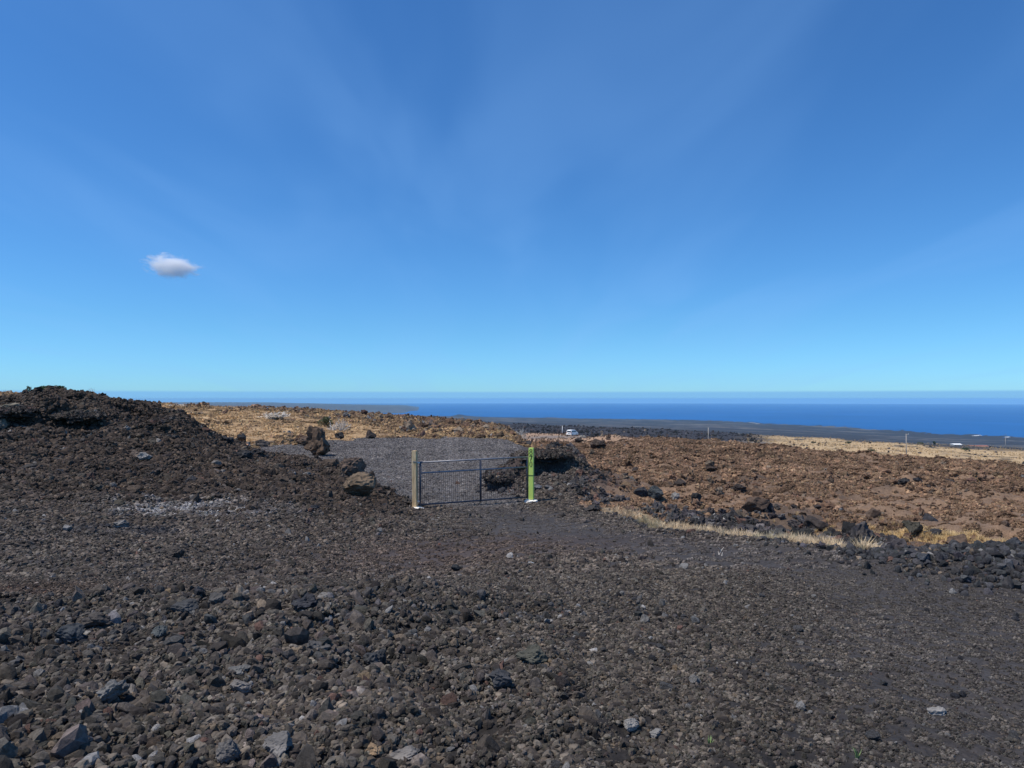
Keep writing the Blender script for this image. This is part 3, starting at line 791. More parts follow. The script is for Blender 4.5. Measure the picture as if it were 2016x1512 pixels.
# gravel of the apron and of the left slope
X, Y = sample(9.0, 31, 90000, .80)
u, fr, dr, fl, bk, mo = zones(X, Y)
s = logn(len(X), .021, .42, .008, .09) * (1 + .55 * smooth(10, 24, Y)) * (1 + .6 * bk)
keep = (fr < .3) & (dr < .35) & (fl < .3) & (Y < np.where(u < 815, crest_y(np.minimum(u, 814)) + 1.0, 30)) & (rng.random(len(X)) < 1 - .45 * smooth(900, 1000, u) * (1 - smooth(1150, 1250, u)) - 0.25 * (u > 1250)) & (rng.random(len(X)) > .75 * np.exp(-(((X - .4) / 2.6) ** 2 + ((Y - 16) / 5.5) ** 2) ** 1.5))
keep &= (np.abs(X) > .0) | True
t = stone_tint(len(X), (.063, .0535, .0445), .42, .06, .035, .03)
t[bk > .5] *= np.array([.80, .76, .72])
pale = np.exp(-(((X + 6.8) / 1.8) ** 2 + ((Y - 15.5) / .85) ** 2) ** 1.5) > rng.random(len(X)) * .9 + .1
s[pale] *= .4; t[pale] = np.array([.24, .235, .225]) * np.exp(.25 * rng.normal(size=(pale.sum(), 1)))
dark = np.exp(-(((X + 7.0) / 1.0) ** 2 + ((Y - 13.0) / .35) ** 2) ** 1.5) > rng.random(len(X)) * .6 + .1  # single stones carry the same painted hollow shade
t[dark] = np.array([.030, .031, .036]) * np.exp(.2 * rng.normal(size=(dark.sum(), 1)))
redm = np.exp(-(((X + 1.3) / 1.9) ** 2 + ((Y - 11.6) / 1.7) ** 2)) + .7 * np.exp(-(((X - 1.2) / 1.5) ** 2 + ((Y - 12.2) / 1.2) ** 2)) > rng.random(len(X))
t[redm] *= np.array([1.06, .93, .90]); s[redm] *= .7
k = keep
k = keep & (rng.random(len(X)) > .85 * track(X, Y)[0])
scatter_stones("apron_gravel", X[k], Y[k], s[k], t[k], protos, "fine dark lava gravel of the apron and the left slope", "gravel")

# gravel surface of the drive behind the gate
X, Y = sample(21, 57, 9000, .05, -.36)
u, fr, dr, fl, bk, mo = zones(X, Y)
s = logn(len(X), .026, .35, .012, .06) * (1 + .4 * smooth(25, 50, Y))
t = stone_tint(len(X), (.082, .078, .077), .30, .05, .03, .02)
k = (dr > .5) & (mo < .25)
scatter_stones("driveway_gravel", X[k], Y[k], s[k], t[k], protos, "grey crushed gravel of the drive and parking pad behind the gate", "gravel", sink=.45)

# coarse rubble of the left bank and of the right rim
X, Y = sample(16.8, 33, 22000, -.02, -.80)
u, fr, dr, fl, bk, mo = zones(X, Y)
cl = smooth(-.2, .6, fbm(X * .35, Y * .35, 4, seed=51))
s = logn(len(X), .045, .5, .02, .20) * (.6 + .7 * cl)
top = smooth(.5, 1.0, Y / crest_y(np.minimum(u, 814)))
k = ((bk > .3) | ((u < 830) & (Y > 17) & (Y < crest_y(np.minimum(u, 814)) + 1.2))) & (rng.random(len(X)) < .25 + .75 * cl)
t = stone_tint(len(X), (.048, .038, .031), .38, .02, .05, .03)
scatter_stones("bank_rubble", X[k], Y[k], s[k], t[k], clinkers, "dark brown lava rubble covering the left bank", "rubble", sink=.3, nproto=8)

un = rng.uniform(1180, 2250, 9000)
Y = edge_y(un) - np.abs(rng.normal(size=9000)) * .45 * (1 + 1.2 * smooth(1500, 2000, un)) + .45; X = (un - 1008) / FPX * Y
s = logn(len(X), .034, .45, .014, .10) * (.65 + .5 * smooth(1400, 2000, un))
t = stone_tint(len(X), (.043, .042, .043), .40, .025, .03, .01)
scatter_stones("rim_rubble", X, Y, s, t, protos, "blue-grey lava rubble along the right rim of the apron", "rubble", sink=.25)

# mound behind the green post
X = rng.normal(1.1, 1.7, 4200); Y = rng.normal(27.5, 3.1, 4200)
u, fr, dr, fl, bk, mo = zones(X, Y)
k = (mo > .12) & (Y > 22.9)
s = logn(len(X), .034, .5, .015, .12)
t = stone_tint(len(X), (.062, .050, .043), .35, .05, .06, .08)
scatter_stones("mound_rubble", X[k], Y[k], s[k], t[k], clinkers, "mixed dark and grey rubble on the mound behind the green post", "rubble", sink=.25, nproto=8)

# brown clinker field on the right
X, Y = sample(11, 118, 40000, .82, .02)
Y = 10 + (Y - 11) * rng.random(len(Y)) ** .35
u, fr, dr, fl, bk, mo = zones(X, Y)
e = edge_y(u)
cl = smooth(-.35, .45, fbm(X * .3, Y * .3, 4, seed=61))
s = logn(len(X), .055, .55, .02, .34) * (.55 + .6 * cl) * (.55 + .7 * smooth(12, 45, Y))
k = (fr > .5) & (Y > e + 1.0) & (rng.random(len(X)) < (.35 + .65 * cl) * (1 - .6 * smooth(1750, 1950, u) * (1 - smooth(17, 26, Y))))
t = stone_tint(len(X), (.150, .094, .058), .42, .012, .06, .04)
t *= (1 - .38 * smooth(.1, .6, fbm(X * .14, Y * .14, 3, seed=63)))[:, None]
toe = np.exp(-((Y - e - .18 * Y) / (.09 * Y)) ** 2) * smooth(1150, 1200, u) * (1 - smooth(1600, 1700, u)) > rng.random(len(X)) * .8
t[toe] = stone_tint(int(toe.sum()), (.062, .056, .052), .4, .05, .05, .04)
scatter_stones("brown_clinker", X[k], Y[k], s[k], t[k], clinkers, "brown broken clinker of the lava field on the right", "lava rubble", sink=.3, nproto=8)

# toe pile of dark rocks at the foot of the field, right of the mound
un = rng.uniform(1120, 1760, 2600); Y = edge_y(un) * (1.16 + .10 * rng.normal(size=2600)) + .8; X = (un - 1008) / FPX * Y
s = logn(len(X), .058, .5, .025, .20)
cl = fbm(X * .6, Y * .6, 3, seed=66) > -.05
t = stone_tint(len(X), (.055, .050, .048), .4, .05, .04, .05)
k = cl & (Y > edge_y(un) + 1.1)
scatter_stones("toe_rubble", X[k], Y[k], s[k], t[k], clinkers, "dark rubble heap at the foot of the brown field behind the grass strip", "rubble", sink=.2, nproto=8)

# field beyond the drive on the left
X, Y = sample(31, 105, 42000, .06, -.82)
u, fr, dr, fl, bk, mo = zones(X, Y)
nn = fbm(X * .12, Y * .12, 3, seed=22)
cl = smooth(-.05, .45, .8 * fbm(X * .25, Y * .25, 4, seed=71) + .5 * smooth(690, 800, u) + .5 * smooth(66, 80, Y) - .18)
s = logn(len(X), .10, .5, .03, .5) * (.5 + .7 * cl)
k = (fl > .5) & (rng.random(len(X)) < .06 + .75 * cl)
t = stone_tint(len(X), (.135, .085, .054), .40, .02, .20, .06)
scatter_stones("brown_lava_rubble", X[k], Y[k], s[k], t[k], clinkers, "brown lava rubble in the dry field beyond the drive", "lava rubble", sink=.3, nproto=8)

# middle distance scatter of stones and low dark clumps
X, Y = sample(100, 260, 5000, .80, .0)
u = pxu(X, Y)
s = logn(len(X), .14, .5, .05, .6); t = stone_tint(len(X), (.10, .07, .05), .4, .03, .2, .05)
k = u > 1030
scatter_stones("flat_rubble", X[k], Y[k], s[k], t[k], clinkers, "loose brown stones on the tan flat around the van", "stones", nproto=8)
X, Y = sample(255, 900, 14000, .80, .0)
u = pxu(X, Y)
s = logn(len(X), .5, .45, .2, 1.4); t = stone_tint(len(X), (.036, .033, .034), .35, .01, .03, .02)
tanm = (u > 1500) & (Y < 690)
k = ~tanm | (rng.random(len(X)) < .10)
s[tanm] *= .8
scatter_stones("black_lava_blocks", X[k], Y[k], s[k], t[k], clinkers, "black lava blocks of the old flow in the middle distance", "lava rubble", nproto=8, sink=.45)

# ------------------------------------------------------------------ dry grass
def tuft_mesh(name, seed, nb, h, spread, mat, wid=.006):
    r = np.random.default_rng(seed); v = []; f = []
    for _ in range(nb):
        a = r.uniform(0, 6.28); rad = r.uniform(0, .25) * spread
        bx, by = rad * math.cos(a), rad * math.sin(a)
        lean = r.uniform(.15, 1.0) * spread; hh = h * r.uniform(.5, 1.0); b2 = a + r.normal() * .7
        dx, dy = math.cos(b2) * lean, math.sin(b2) * lean
        px, py = -math.sin(b2) * wid, math.cos(b2) * wid
        i = len(v)
        for (tt, wv) in ((0, 1), (.55, .8), (1, .1)):
            cx = bx + dx * tt ** 1.6; cy = by + dy * tt ** 1.6; cz = hh * tt
            v += [(cx - px * wv, cy - py * wv, cz), (cx + px * wv, cy + py * wv, cz)]
        f += [(i, i + 1, i + 3, i + 2), (i + 2, i + 3, i + 5, i + 4)]
    return mesh_np(name, v, f, mat=mat)
tufts = bpy.data.collections.new("tuft_shapes")
for k in range(5):
    proto(tufts, "tuft_%d" % k, tuft_mesh("tuft", 500 + k, 46, 1.0, .75, M_BLADE, .014))
def scatter_grass(name, X, Y, s, tint, label):
    n = len(X); Z = height(X, Y) - .01
    rot = np.stack([np.zeros(n), np.zeros(n), rng.uniform(0, 6.28, n)], 1)
    return scatter(name, np.stack([X, Y, Z], 1), rot, s[:, None] * np.array([1, 1, 1]), rng.integers(0, 5, n), tint, tufts, label, "grass")
un = rng.uniform(1185, 1725, 3400); e = edge_y(un)
Y = e + .050 * e + rng.normal(size=3400) * .028 * e; X = (un - 1008) / FPX * Y
dens = .25 + .75 * smooth(-.15, .35, fbm(X * 1.1, Y * 1.1, 4, seed=81))
k = (rng.random(len(X)) < dens)
s = logn(len(X), .095, .4, .04, .25); t = np.tile([.58, .45, .29], (len(X), 1)) * np.exp(.18 * rng.normal(size=(len(X), 1)))
gr = fbm(X * .5, Y * .5, 2, seed=82) > .32
t[gr] *= np.array([.75, .82, .80])
scatter_grass("dry_grass", X[k], Y[k], s[k], t[k], "strip of straw-coloured dry grass in the ditch along the apron")
X = rng.normal(8.6, 1.1, 700); Y = rng.normal(14.8, .55, 700) - .12 * (X - 8.6)
X2 = rng.uniform(8, 13.5, 700); Y2 = rng.normal(13.6, .8, 700)
X = np.concatenate([X, X2]); Y = np.concatenate([Y, Y2])
s = logn(len(X), .10, .3, .04, .24); t = np.tile([.70, .50, .24], (len(X), 1)) * np.exp(.18 * rng.normal(size=(len(X), 1)))
scatter_grass("dry_grass", X, Y, s, t, "golden dry grass patch beside the dark boulder at right")
X, Y = sample(33, 100, 12000, .05, -.82)
u, fr, dr, fl, bk, mo = zones(X, Y)
g = fbm(X * .12, Y * .12, 3, seed=22)
k = (fl > .6) & (rng.random(len(X)) < smooth(-.25, .4, -g) * (1 - .75 * smooth(720, 860, u)))
s = logn(len(X), .20, .35, .08, .5); t = np.tile([.56, .39, .20], (len(X), 1)) * np.exp(.2 * rng.normal(size=(len(X), 1)))
scatter_grass("dry_grass", X[k], Y[k], s[k], t[k], "tan dry grass in the field beyond the drive")
X, Y = sample(250, 680, 6000, .82, .33)
nd = fbm(X * .05, Y * .05, 4, seed=33)
k = nd < .25
s = logn(len(X), .8, .3, .3, 1.6); t = np.tile([.52, .38, .21], (len(X), 1)) * np.exp(.15 * rng.normal(size=(len(X), 1)))
scatter_grass("dry_grass", X[k], Y[k], s[k], t[k], "golden dry grassland in the middle distance at right")
# straw between the stones left of the gate
X = rng.uniform(-7.5, -1.6, 900); Y = rng.uniform(13.5, 20.5, 900)
k = fbm(X * .5, Y * .5, 3, seed=88) > .0
s = logn(len(X), .035, .3, .015, .07); t = np.tile([.24, .20, .13], (len(X), 1)) * np.exp(.2 * rng.normal(size=(len(X), 1)))
scatter_grass("dry_weeds", X[k], Y[k], s[k], t[k], "thin dry weeds between the stones left of the gate")

# ------------------------------------------------------------------ single grass tufts
M_STRAW = flat_mat("straw", (.62, .47, .26), .9, 3.0)
for k, (u, v, hpx, lab) in enumerate(((1628, 1066, 30, "tall straw grass tuft in the ditch, left of the two near the apron edge"),
                                      (1692, 1084, 34, "tall straw grass tuft at the right end of the grass strip"),
                                      (1555, 1052, 24, "grey-green dry weed clump in the middle of the grass strip"),
                                      (1868, 1049, 18, "golden grass tuft just right of the dark boulder with white litter"))):
    y_ = edge_y(np.array([u]))[0] * 1.05 if k < 3 else 14.7
    p = at_depth(u, y_)
    hh = hpx / FPX * y_
    o = link("grass_tuft", tuft_mesh("grass_tuft", 700 + k, 70, hh * 1.25, hh * .9, M_STRAW if k != 2 else flat_mat("weed", (.25, .24, .15), .9, 3.0), .004), loc=p - Vector((0, 0, .02)))
    tag(o, lab, "grass tuft", "grass tufts by the ditch")

# ------------------------------------------------------------------ single rocks
RK = {}
NAMED = []; LOOSE = []
def rock_variant(k, sub=3):
    key = (k, sub)
    if key not in RK:
        r = np.random.default_rng(k + 900)
        RK[key] = rock_mesh("rock", 900 + k, sub, M_ROCK, planes=9, rough=.28, fine=.14, dim=(r.uniform(.9, 1.25), r.uniform(.8, 1.05), r.uniform(.6, .9)))
    return RK[key]
GREY = (.085, .082, .080); DARK = (.038, .037, .040); BROWN = (.085, .062, .045); TAN = (.20, .145, .09); PALE = (.20, .188, .172); RED = (.10, .062, .047); BLUE = (.062, .062, .064)
def place_rock(p, r, label, group, col, k=0, sub=3, sink=.3, rot=None, scale=(1, 1, 1), name="lava_rock"):
    o = link(name, rock_variant(k, sub), loc=p + Vector((0, 0, r * (.7 * scale[2] - sink * scale[2]))))
    o.rotation_euler = rot if rot is not None else (random.uniform(-.5, .5), random.uniform(-.5, .5), random.uniform(0, 6.28))
    o.scale = Vector(scale) * r
    j = random.uniform(.85, 1.15)
    o.color = (col[0] * j, col[1] * j, col[2] * j, 1)
    tag(o, label, "rock", group); return o

def boulder(u, v, wpx, hpx, label, col, seed, depth=None, planes=10, rough=.3, tilt=0.0, name="boulder", lift=.92):
    p = hit(u, v) if depth is None else at_depth(u, depth)
    w = wpx / FPX * p.y / 2; h = hpx / FPX * p.y / 2
    me = rock_mesh("boulder", seed, 4, M_ROCK, planes=planes, rough=rough, fine=.15, dim=(1, 1, 1))
    co = np.array([x.co[:] for x in me.vertices]); lo, hi = co.min(0), co.max(0)
    co = (co - (lo + hi) / 2) / ((hi - lo) / 2) * np.array([w, (w + h) / 2 * .95, h * 1.08])
    me.vertices.foreach_set("co", co.astype(np.float32).ravel()); me.update()
    o = link(name, me, loc=p + Vector((0, (w + h) / 2 * .3, h * lift)))
    o.rotation_euler = (0, tilt, 0)
    o.color = (*col, 1)
    tag(o, label, "boulder" if name == "boulder" else "rock"); NAMED.append((p, label)); return o
boulder(622, 898, 54, 60, "large upright dark brown boulder at the edge of the drive, overhanging on its left", (.105, .072, .050), 11, planes=13, rough=.35)
boulder(600, 873, 40, 21, "low flat brown boulder half hidden behind the large upright one", (.115, .08, .058), 12, depth=45.5)
boulder(516, 873, 28, 16, "grey brown boulder at the left corner of the gravel pad", (.085, .073, .064), 13, depth=43.5)
boulder(668, 864, 20, 15, "small black jagged boulder at the back edge of the pad", (.032, .030, .030), 14, depth=52.5, rough=.5)
boulder(730, 860, 23, 18, "round dark boulder on the far edge of the gravel pad", (.06, .047, .04), 15, depth=54.5, planes=5, rough=.18)
boulder(696, 944, 48, 42, "reddish brown angular boulder, upper one of the pair left of the gate", (.120, .085, .064), 16, planes=8, rough=.2, lift=1.0)
boulder(706, 984, 66, 50, "rounded tan-topped boulder, lower one of the pair left of the gate", (.150, .108, .070), 17, planes=4, rough=.16, lift=1.0)
boulder(650, 922, 34, 18, "low dark brown rock just left of the boulder pair", (.085, .062, .046), 18)
boulder(446, 874, 26, 17, "black rock on the crest of the left bank, left of its neighbour", (.036, .035, .036), 19, rough=.45)
boulder(474, 872, 22, 20, "black rock on the crest of the left bank, right of its neighbour", (.034, .034, .037), 20, rough=.4)
boulder(283, 908, 30, 18, "pale bluish grey rock in the middle of the left bank", (.23, .215, .195), 21, planes=8)
boulder(266, 904, 22, 17, "tan rock touching the pale grey rock on the left bank", (.14, .105, .08), 22)
boulder(18, 826, 44, 26, "tan boulder high on the left bank at the picture edge", (.17, .145, .105), 23, planes=7)
boulder(4, 850, 22, 26, "rounded tan boulder cut by the left picture edge", (.15, .13, .10), 24, planes=5)
boulder(340, 868, 20, 12, "small dark rock on the right shoulder of the left bank", (.045, .04, .036), 25)
boulder(478, 905, 34, 20, "dark angular rock on the right end of the left bank", (.045, .043, .042), 26)
boulder(505, 898, 30, 14, "flat dark slab of rock on the right end of the left bank", (.045, .040, .038), 27)
boulder(138, 1272, 62, 42, "big smooth dark slab of rock in the left foreground", (.046, .050, .054), 31, planes=12, rough=.2)
boulder(188, 1240, 62, 30, "brown slab leaning behind the big dark slab in the left foreground", (.058, .050, .044), 32, planes=10)
boulder(255, 1252, 34, 26, "dark rock with a black hollow below it in the left foreground", (.050, .047, .046), 33)
boulder(360, 1213, 62, 30, "long dark grey rock on top of the rubble ridge", (.060, .060, .060), 34, planes=11)
boulder(312, 1258, 30, 26, "grey-green rock on the rubble ridge in the left foreground", (.085, .092, .088), 35)
boulder(425, 1196, 40, 26, "flat grey rock at the middle of the rubble ridge", (.085, .080, .074), 36)
boulder(600, 1205, 58, 36, "black jagged rock at the right end of the rubble ridge", (.034, .034, .038), 37, rough=.5)
boulder(640, 1190, 36, 22, "pale grey rock touching the black jagged rock on the ridge", (.19, .175, .155), 38)
boulder(625, 1287, 52, 24, "blue grey rock right of centre in the left foreground", (.085, .08, .076), 39)
boulder(473, 1372, 46, 30, "oval pale speckled rock in the left foreground", (.17, .155, .14), 40, planes=5, rough=.15)
boulder(213, 1392, 60, 48, "pale weathered grey rock in the left foreground below the dark slab", (.14, .135, .125), 41, rough=.4)
boulder(470, 1335, 44, 22, "flat rock with a bright face in the left foreground", (.14, .135, .125), 42)
boulder(540, 1496, 62, 46, "large pale grey-brown rock at the bottom edge", (.16, .15, .14), 43)
boulder(446, 1505, 46, 44, "grey rock at the bottom edge, left of the large pale one", (.125, .115, .105), 44)
boulder(735, 1497, 44, 34, "tan orange rock at the bottom edge left of centre", (.27, .185, .11), 45)
boulder(795, 1506, 62, 30, "long whitish rock at the bottom edge next to the tan rock", (.18, .165, .15), 46)
boulder(1048, 1308, 66, 36, "mossy dark rock in the middle of the foreground", (.072, .070, .055), 47, planes=9)
boulder(985, 1354, 46, 30, "black-sided rock just below the mossy rock in the middle foreground", (.055, .055, .057), 48)
boulder(735, 1320, 44, 34, "dark grey rock in the foreground, left of the middle", (.052, .053, .055), 49)
boulder(1243, 1442, 32, 24, "round pale stone in the lower right foreground", (.24, .225, .205), 50, planes=4, rough=.12)
boulder(1290, 1455, 28, 18, "flat pale stone beside the round pale one in the lower right", (.20, .19, .175), 51)
boulder(1845, 1407, 38, 20, "flat pale slab lying alone on the right foreground gravel", (.25, .235, .215), 52, planes=12, rough=.15, lift=.3)
boulder(1996, 1082, 30, 24, "dark boulder standing on the rim at the right picture edge", (.045, .047, .052), 53)
boulder(1970, 1086, 30, 20, "dark boulder on the rim, left of the edge boulder", (.048, .047, .047), 54)
boulder(1874, 1092, 18, 14, "dark rounded rock on the rim with a notch of shade", (.045, .046, .050), 55)
boulder(1822, 1108, 24, 18, "blue-grey rock on the rim near the middle of its right half", (.060, .064, .072), 56)
boulder(1800, 1054, 36, 28, "dark boulder with white litter at its foot beside golden grass", (.060, .055, .042), 57, rough=.4)
boulder(1838, 1057, 34, 14, "low black shadow shape just right of the boulder with litter", (.035, .034, .036), 58)  # dark lump added to stand for the litter boulder's cast shadow
boulder(1705, 1076, 30, 24, "dark round rock behind the right end of the grass strip", (.055, .055, .055), 59)
boulder(1290, 985, 32, 28, "dark green-grey upright rock in the heap behind the grass strip", (.052, .058, .058), 60)
boulder(1330, 985, 16, 16, "pale rock on the heap behind the grass strip", (.20, .19, .175), 61)
boulder(1262, 978, 30, 18, "black rock at the left of the heap behind the grass strip", (.035, .035, .038), 62)
boulder(1372, 996, 22, 24, "black shard of rock sticking up from the brown slope", (.030, .030, .030), 63, rough=.5)
boulder(1170, 1008, 40, 16, "low dark rock at the foot of the slope right of the green post", (.050, .045, .042), 64)
boulder(1092, 882, 34, 12, "dark craggy block on top of the mound behind the green post", (.055, .050, .046), 65, rough=.3)
boulder(1037, 878, 22, 10, "black block on the crest of the mound, above left of the green post", (.042, .040, .040), 66, rough=.25)
boulder(1140, 872, 20, 10, "dark jagged rock on the skyline of the mound below the van", (.050, .043, .038), 67, rough=.5)
boulder(1178, 882, 34, 18, "brown craggy rock on the slope below and right of the van", (.075, .055, .043), 68, rough=.45)
boulder(1400, 930, 26, 18, "dark brown rock in the middle of the brown field", (.06, .043, .034), 69, rough=.45)
boulder(1782, 955, 24, 14, "black craggy rock on the right part of the brown field", (.035, .033, .033), 70, rough=.5)
boulder(1808, 950, 18, 9, "black flat rock right of the craggy one on the brown field", (.035, .033, .035), 71)
boulder(1455, 970, 30, 16, "dark rock with a deep shadow on the lower brown field", (.042, .034, .030), 72, rough=.5)
boulder(897, 1124, 22, 12, "dark stone alone on the smooth ground in front of the gate", (.034, .036, .038), 73)
boulder(618, 1006, 22, 12, "dark stone alone on the flat gravel left of the gate", (.034, .036, .040), 74)
boulder(340, 1100, 44, 24, "low brown mound-like rock in the left middle ground", (.060, .050, .042), 75, planes=5, rough=.2)
boulder(235, 1042, 30, 18, "pale grey rock at the front of the shade-tinted rubble patch on the left", (.16, .15, .138), 76)
boulder(130, 1046, 18, 12, "small bright grey rock at the left end of the shade-tinted rubble patch", (.20, .19, .18), 77)
boulder(1058, 965, 18, 12, "grey rock at the foot of the mound beside the green post", (.13, .13, .135), 78)

CNAME = {GREY: "grey", DARK: "black", BROWN: "brown", PALE: "pale", TAN: "tan", BLUE: "slate grey", RED: "reddish"}
SLABTOP = []
def overhang(x, y, w, dep, th, z_off, label, col, seed):
    me = rock_mesh("overhanging_rock", seed, 4, M_ROCK, planes=4, rough=.75, fine=.35, dim=(1, 1, 1), rfreq=2.4)
    co = np.array([q.co[:] for q in me.vertices]); lo, hi = co.min(0), co.max(0)
    co = (co - (lo + hi) / 2) / ((hi - lo) / 2) * np.array([w / 2, dep / 2, th / 2])
    me.vertices.foreach_set("co", co.astype(np.float32).ravel()); me.update()
    p = Vector((x, y, H1(x, y + dep * .35) + z_off))
    o = link("overhanging_rock", me, loc=p, rot=(.12, 0, 0)); o.color = (*col, 1)
    tag(o, label, "rock"); SLABTOP.append((p, w, dep, th))
overhang(1.30, 26.85, 2.1, 1.2, .42, -.04, "dark rock overhanging the shaded hollow behind the green post", (.050, .046, .043), 401)
overhang(-.45, 25.1, 1.1, .8, .26, -.04, "dark rock over the low hollow seen through the right end of the gate", (.050, .045, .042), 402)
overhang(-16.7, 24.0, 1.3, 1.1, .36, -.05, "brown rock overhanging the black hollow beside the tan boulder on the left bank", (.058, .046, .038), 403)
overhang(-15.0, 24.6, 1.8, 1.2, .40, -.05, "long brown rock over the widest black hollow high on the left bank", (.058, .046, .038), 404)
overhang(-13.0, 26.6, 1.1, 1.0, .32, -.05, "brown rock with a black gap below at the right shoulder of the left bank", (.054, .044, .037), 405)
overhang(-18.6, 25.8, 1.1, 1.0, .32, -.05, "dark overhanging rock near the top of the left bank at the picture edge", (.050, .042, .037), 406)
_P, _S = [], []
for p_, w_, d_, t_ in SLABTOP:
    n_ = int(330 * w_ * d_)
    a_ = rng.uniform(0, 6.28, n_); q_ = np.sqrt(rng.random(n_)) * .98
    x_ = p_.x + .5 * w_ * q_ * np.cos(a_); y_ = p_.y + .5 * d_ * q_ * np.sin(a_)
    z_ = np.maximum(p_.z + .42 * t_ * np.sqrt(1 - q_ ** 2) + .12 * (y_ - p_.y), height(x_, y_))
    _P.append(np.stack([x_, y_, z_], 1)); _S.append(logn(n_, .034, .5, .015, .12))
_P = np.concatenate(_P); _S = np.concatenate(_S); n_ = len(_P)
scatter("overhang_rubble", _P, rng.uniform(-1.5, 1.5, (n_, 3)), _S[:, None] * rng.uniform(.8, 1.2, (n_, 3)), rng.integers(0, 8, n_), stone_tint(n_, (.056, .046, .038), .35, .02, .05, .05), clinkers,
        "crumbly rubble lying on the overhanging rocks of the bank and mound", "rubble")

# loose rocks, the larger ones of the rubble, each its own object
def loose(n, gen, rlo, rhi, label, group, cols, wts):
    for i in range(n):
        x, y = gen()
        r = rlo * (rhi / rlo) ** (random.random() ** 1.6)
        ci_ = random.choices(range(len(cols)), wts)[0]
        o_ = place_rock(Vector((x, y, H1(x, y))), r, label, group, cols[ci_], random.randrange(12), 2 if r * FPX / y < 22 else 3, .25)
        LOOSE.append((o_, CNAME.get(cols[ci_], "brown")))
def g_fore():
    while True:
        y = random.uniform(2.7, 7.2); x = (-.74 + .99 * random.random() ** 1.7) * y
        if mnoise.noise(Vector((x * .9, y * .9, 3))) > -.15 or random.random() < .3: return x, y
loose(110, g_fore, .026, .068, "lava rock larger than the gravel around it in the left and middle foreground", "loose lava rocks in the foreground rubble",
      [GREY, DARK, BROWN, PALE, TAN, BLUE, RED], [6, 4, 4, 1.6, 1, 3, 1])
def g_fore_r():
    y = random.uniform(2.8, 8.5); x = random.uniform(.15, .74) * y; return x, y
loose(30, g_fore_r, .025, .05, "stone a little larger than the fine gravel in the right foreground", "larger stones in the right foreground gravel",
      [GREY, DARK, BROWN, PALE, BLUE], [5, 3, 3, 2, 3])
def g_bank():
    while True:
        y = random.uniform(16, 29); u = random.uniform(0, 760)
        if y < float(crest_y(np.array([u]))[0]) - 2.2: return (u - 1008) / FPX * y, y
loose(70, g_bank, .09, .22, "dark lava rock standing out of the rubble on the left bank", "rocks on the left bank", [DARK, BROWN, GREY, (.05, .045, .04)], [4, 4, 1.5, 4])
def g_rim():
    u = random.uniform(1480, 2030); y = float(edge_y(np.array([u]))[0]) + random.uniform(-.5, .35); return (u - 1008) / FPX * y, y
loose(46, g_rim, .045, .085, "dark blue-grey rock in the rim along the right side of the apron", "rocks of the right rim", [DARK, BLUE, GREY, PALE], [5, 5, 2, .6])
def g_mound():
    return random.gauss(1.3, 1.3), random.uniform(23.6, 31)
loose(34, g_mound, .08, .18, "angular rock in the rubble of the mound behind the green post", "rocks on the mound", [DARK, GREY, BROWN, PALE, RED], [4, 3, 3, 1.3, 1])
def g_field():
    u = random.uniform(1180, 2010); y = random.uniform(float(edge_y(np.array([u]))[0]) + 3, 55); return (u - 1008) / FPX * y, y
loose(60, g_field, .12, .30, "dark craggy lava rock rising from the brown field on the right", "craggy rocks on the brown field", [DARK, BROWN, (.10, .068, .048), (.05, .04, .035)], [2, 4, 4, 3])

# every loose rock is named by the nearest landmark rock and its place from it as seen in the photograph
def short(lab):
    w_ = lab.replace(",", "").split()
    cut = len(w_)
    for i, q in enumerate(w_):
        if i >= 3 and q in ("on", "in", "at", "with", "of", "left", "right", "just", "lying", "touching", "half", "alone", "beside", "rising", "sticking", "upper", "lower", "leaning", "cut", "high", "standing", "behind"): cut = i; break
    return " ".join(w_[:cut])
_sc = {}
for p_, l_ in NAMED: _sc[short(l_)] = _sc.get(short(l_), 0) + 1
REFS = [(p_, short(l_)) for p_, l_ in NAMED if _sc[short(l_)] == 1]
def pix(p_): return 1008 + FPX * p_.x / p_.y, 785 - FPX * (p_.z - EYE) / p_.y
_bk = {}
for o_, cn in LOOSE:
    a_ = pix(o_.location); best = min(REFS, key=lambda q: math.hypot(pix(q[0])[0] - a_[0], 1.6 * (pix(q[0])[1] - a_[1])))
    b_ = pix(best[0]); dx, dy = a_[0] - b_[0], a_[1] - b_[1]
    dr_ = ("right of" if dx > 0 else "left of") if abs(dx) > abs(dy) else ("below" if dy > 0 else "above")
    _bk.setdefault((cn, dr_, best[1]), []).append((math.hypot(dx, dy), o_))
_ord = ["nearest", "second", "third", "fourth", "fifth", "sixth", "seventh", "eighth", "ninth", "tenth", "eleventh", "twelfth", "thirteenth", "fourteenth", "fifteenth", "sixteenth", "seventeenth", "eighteenth"]
for (cn, dr_, ref), L_ in _bk.items():
    L_.sort(key=lambda q: q[0])
    for i, (_, o_) in enumerate(L_):
        o_['label'] = ("%s loose rock %s the %s" % (cn, dr_, ref)) if len(L_) == 1 else ("%s loose rock, %s one %s the %s" % (cn, _ord[min(i, 17)], dr_, ref))

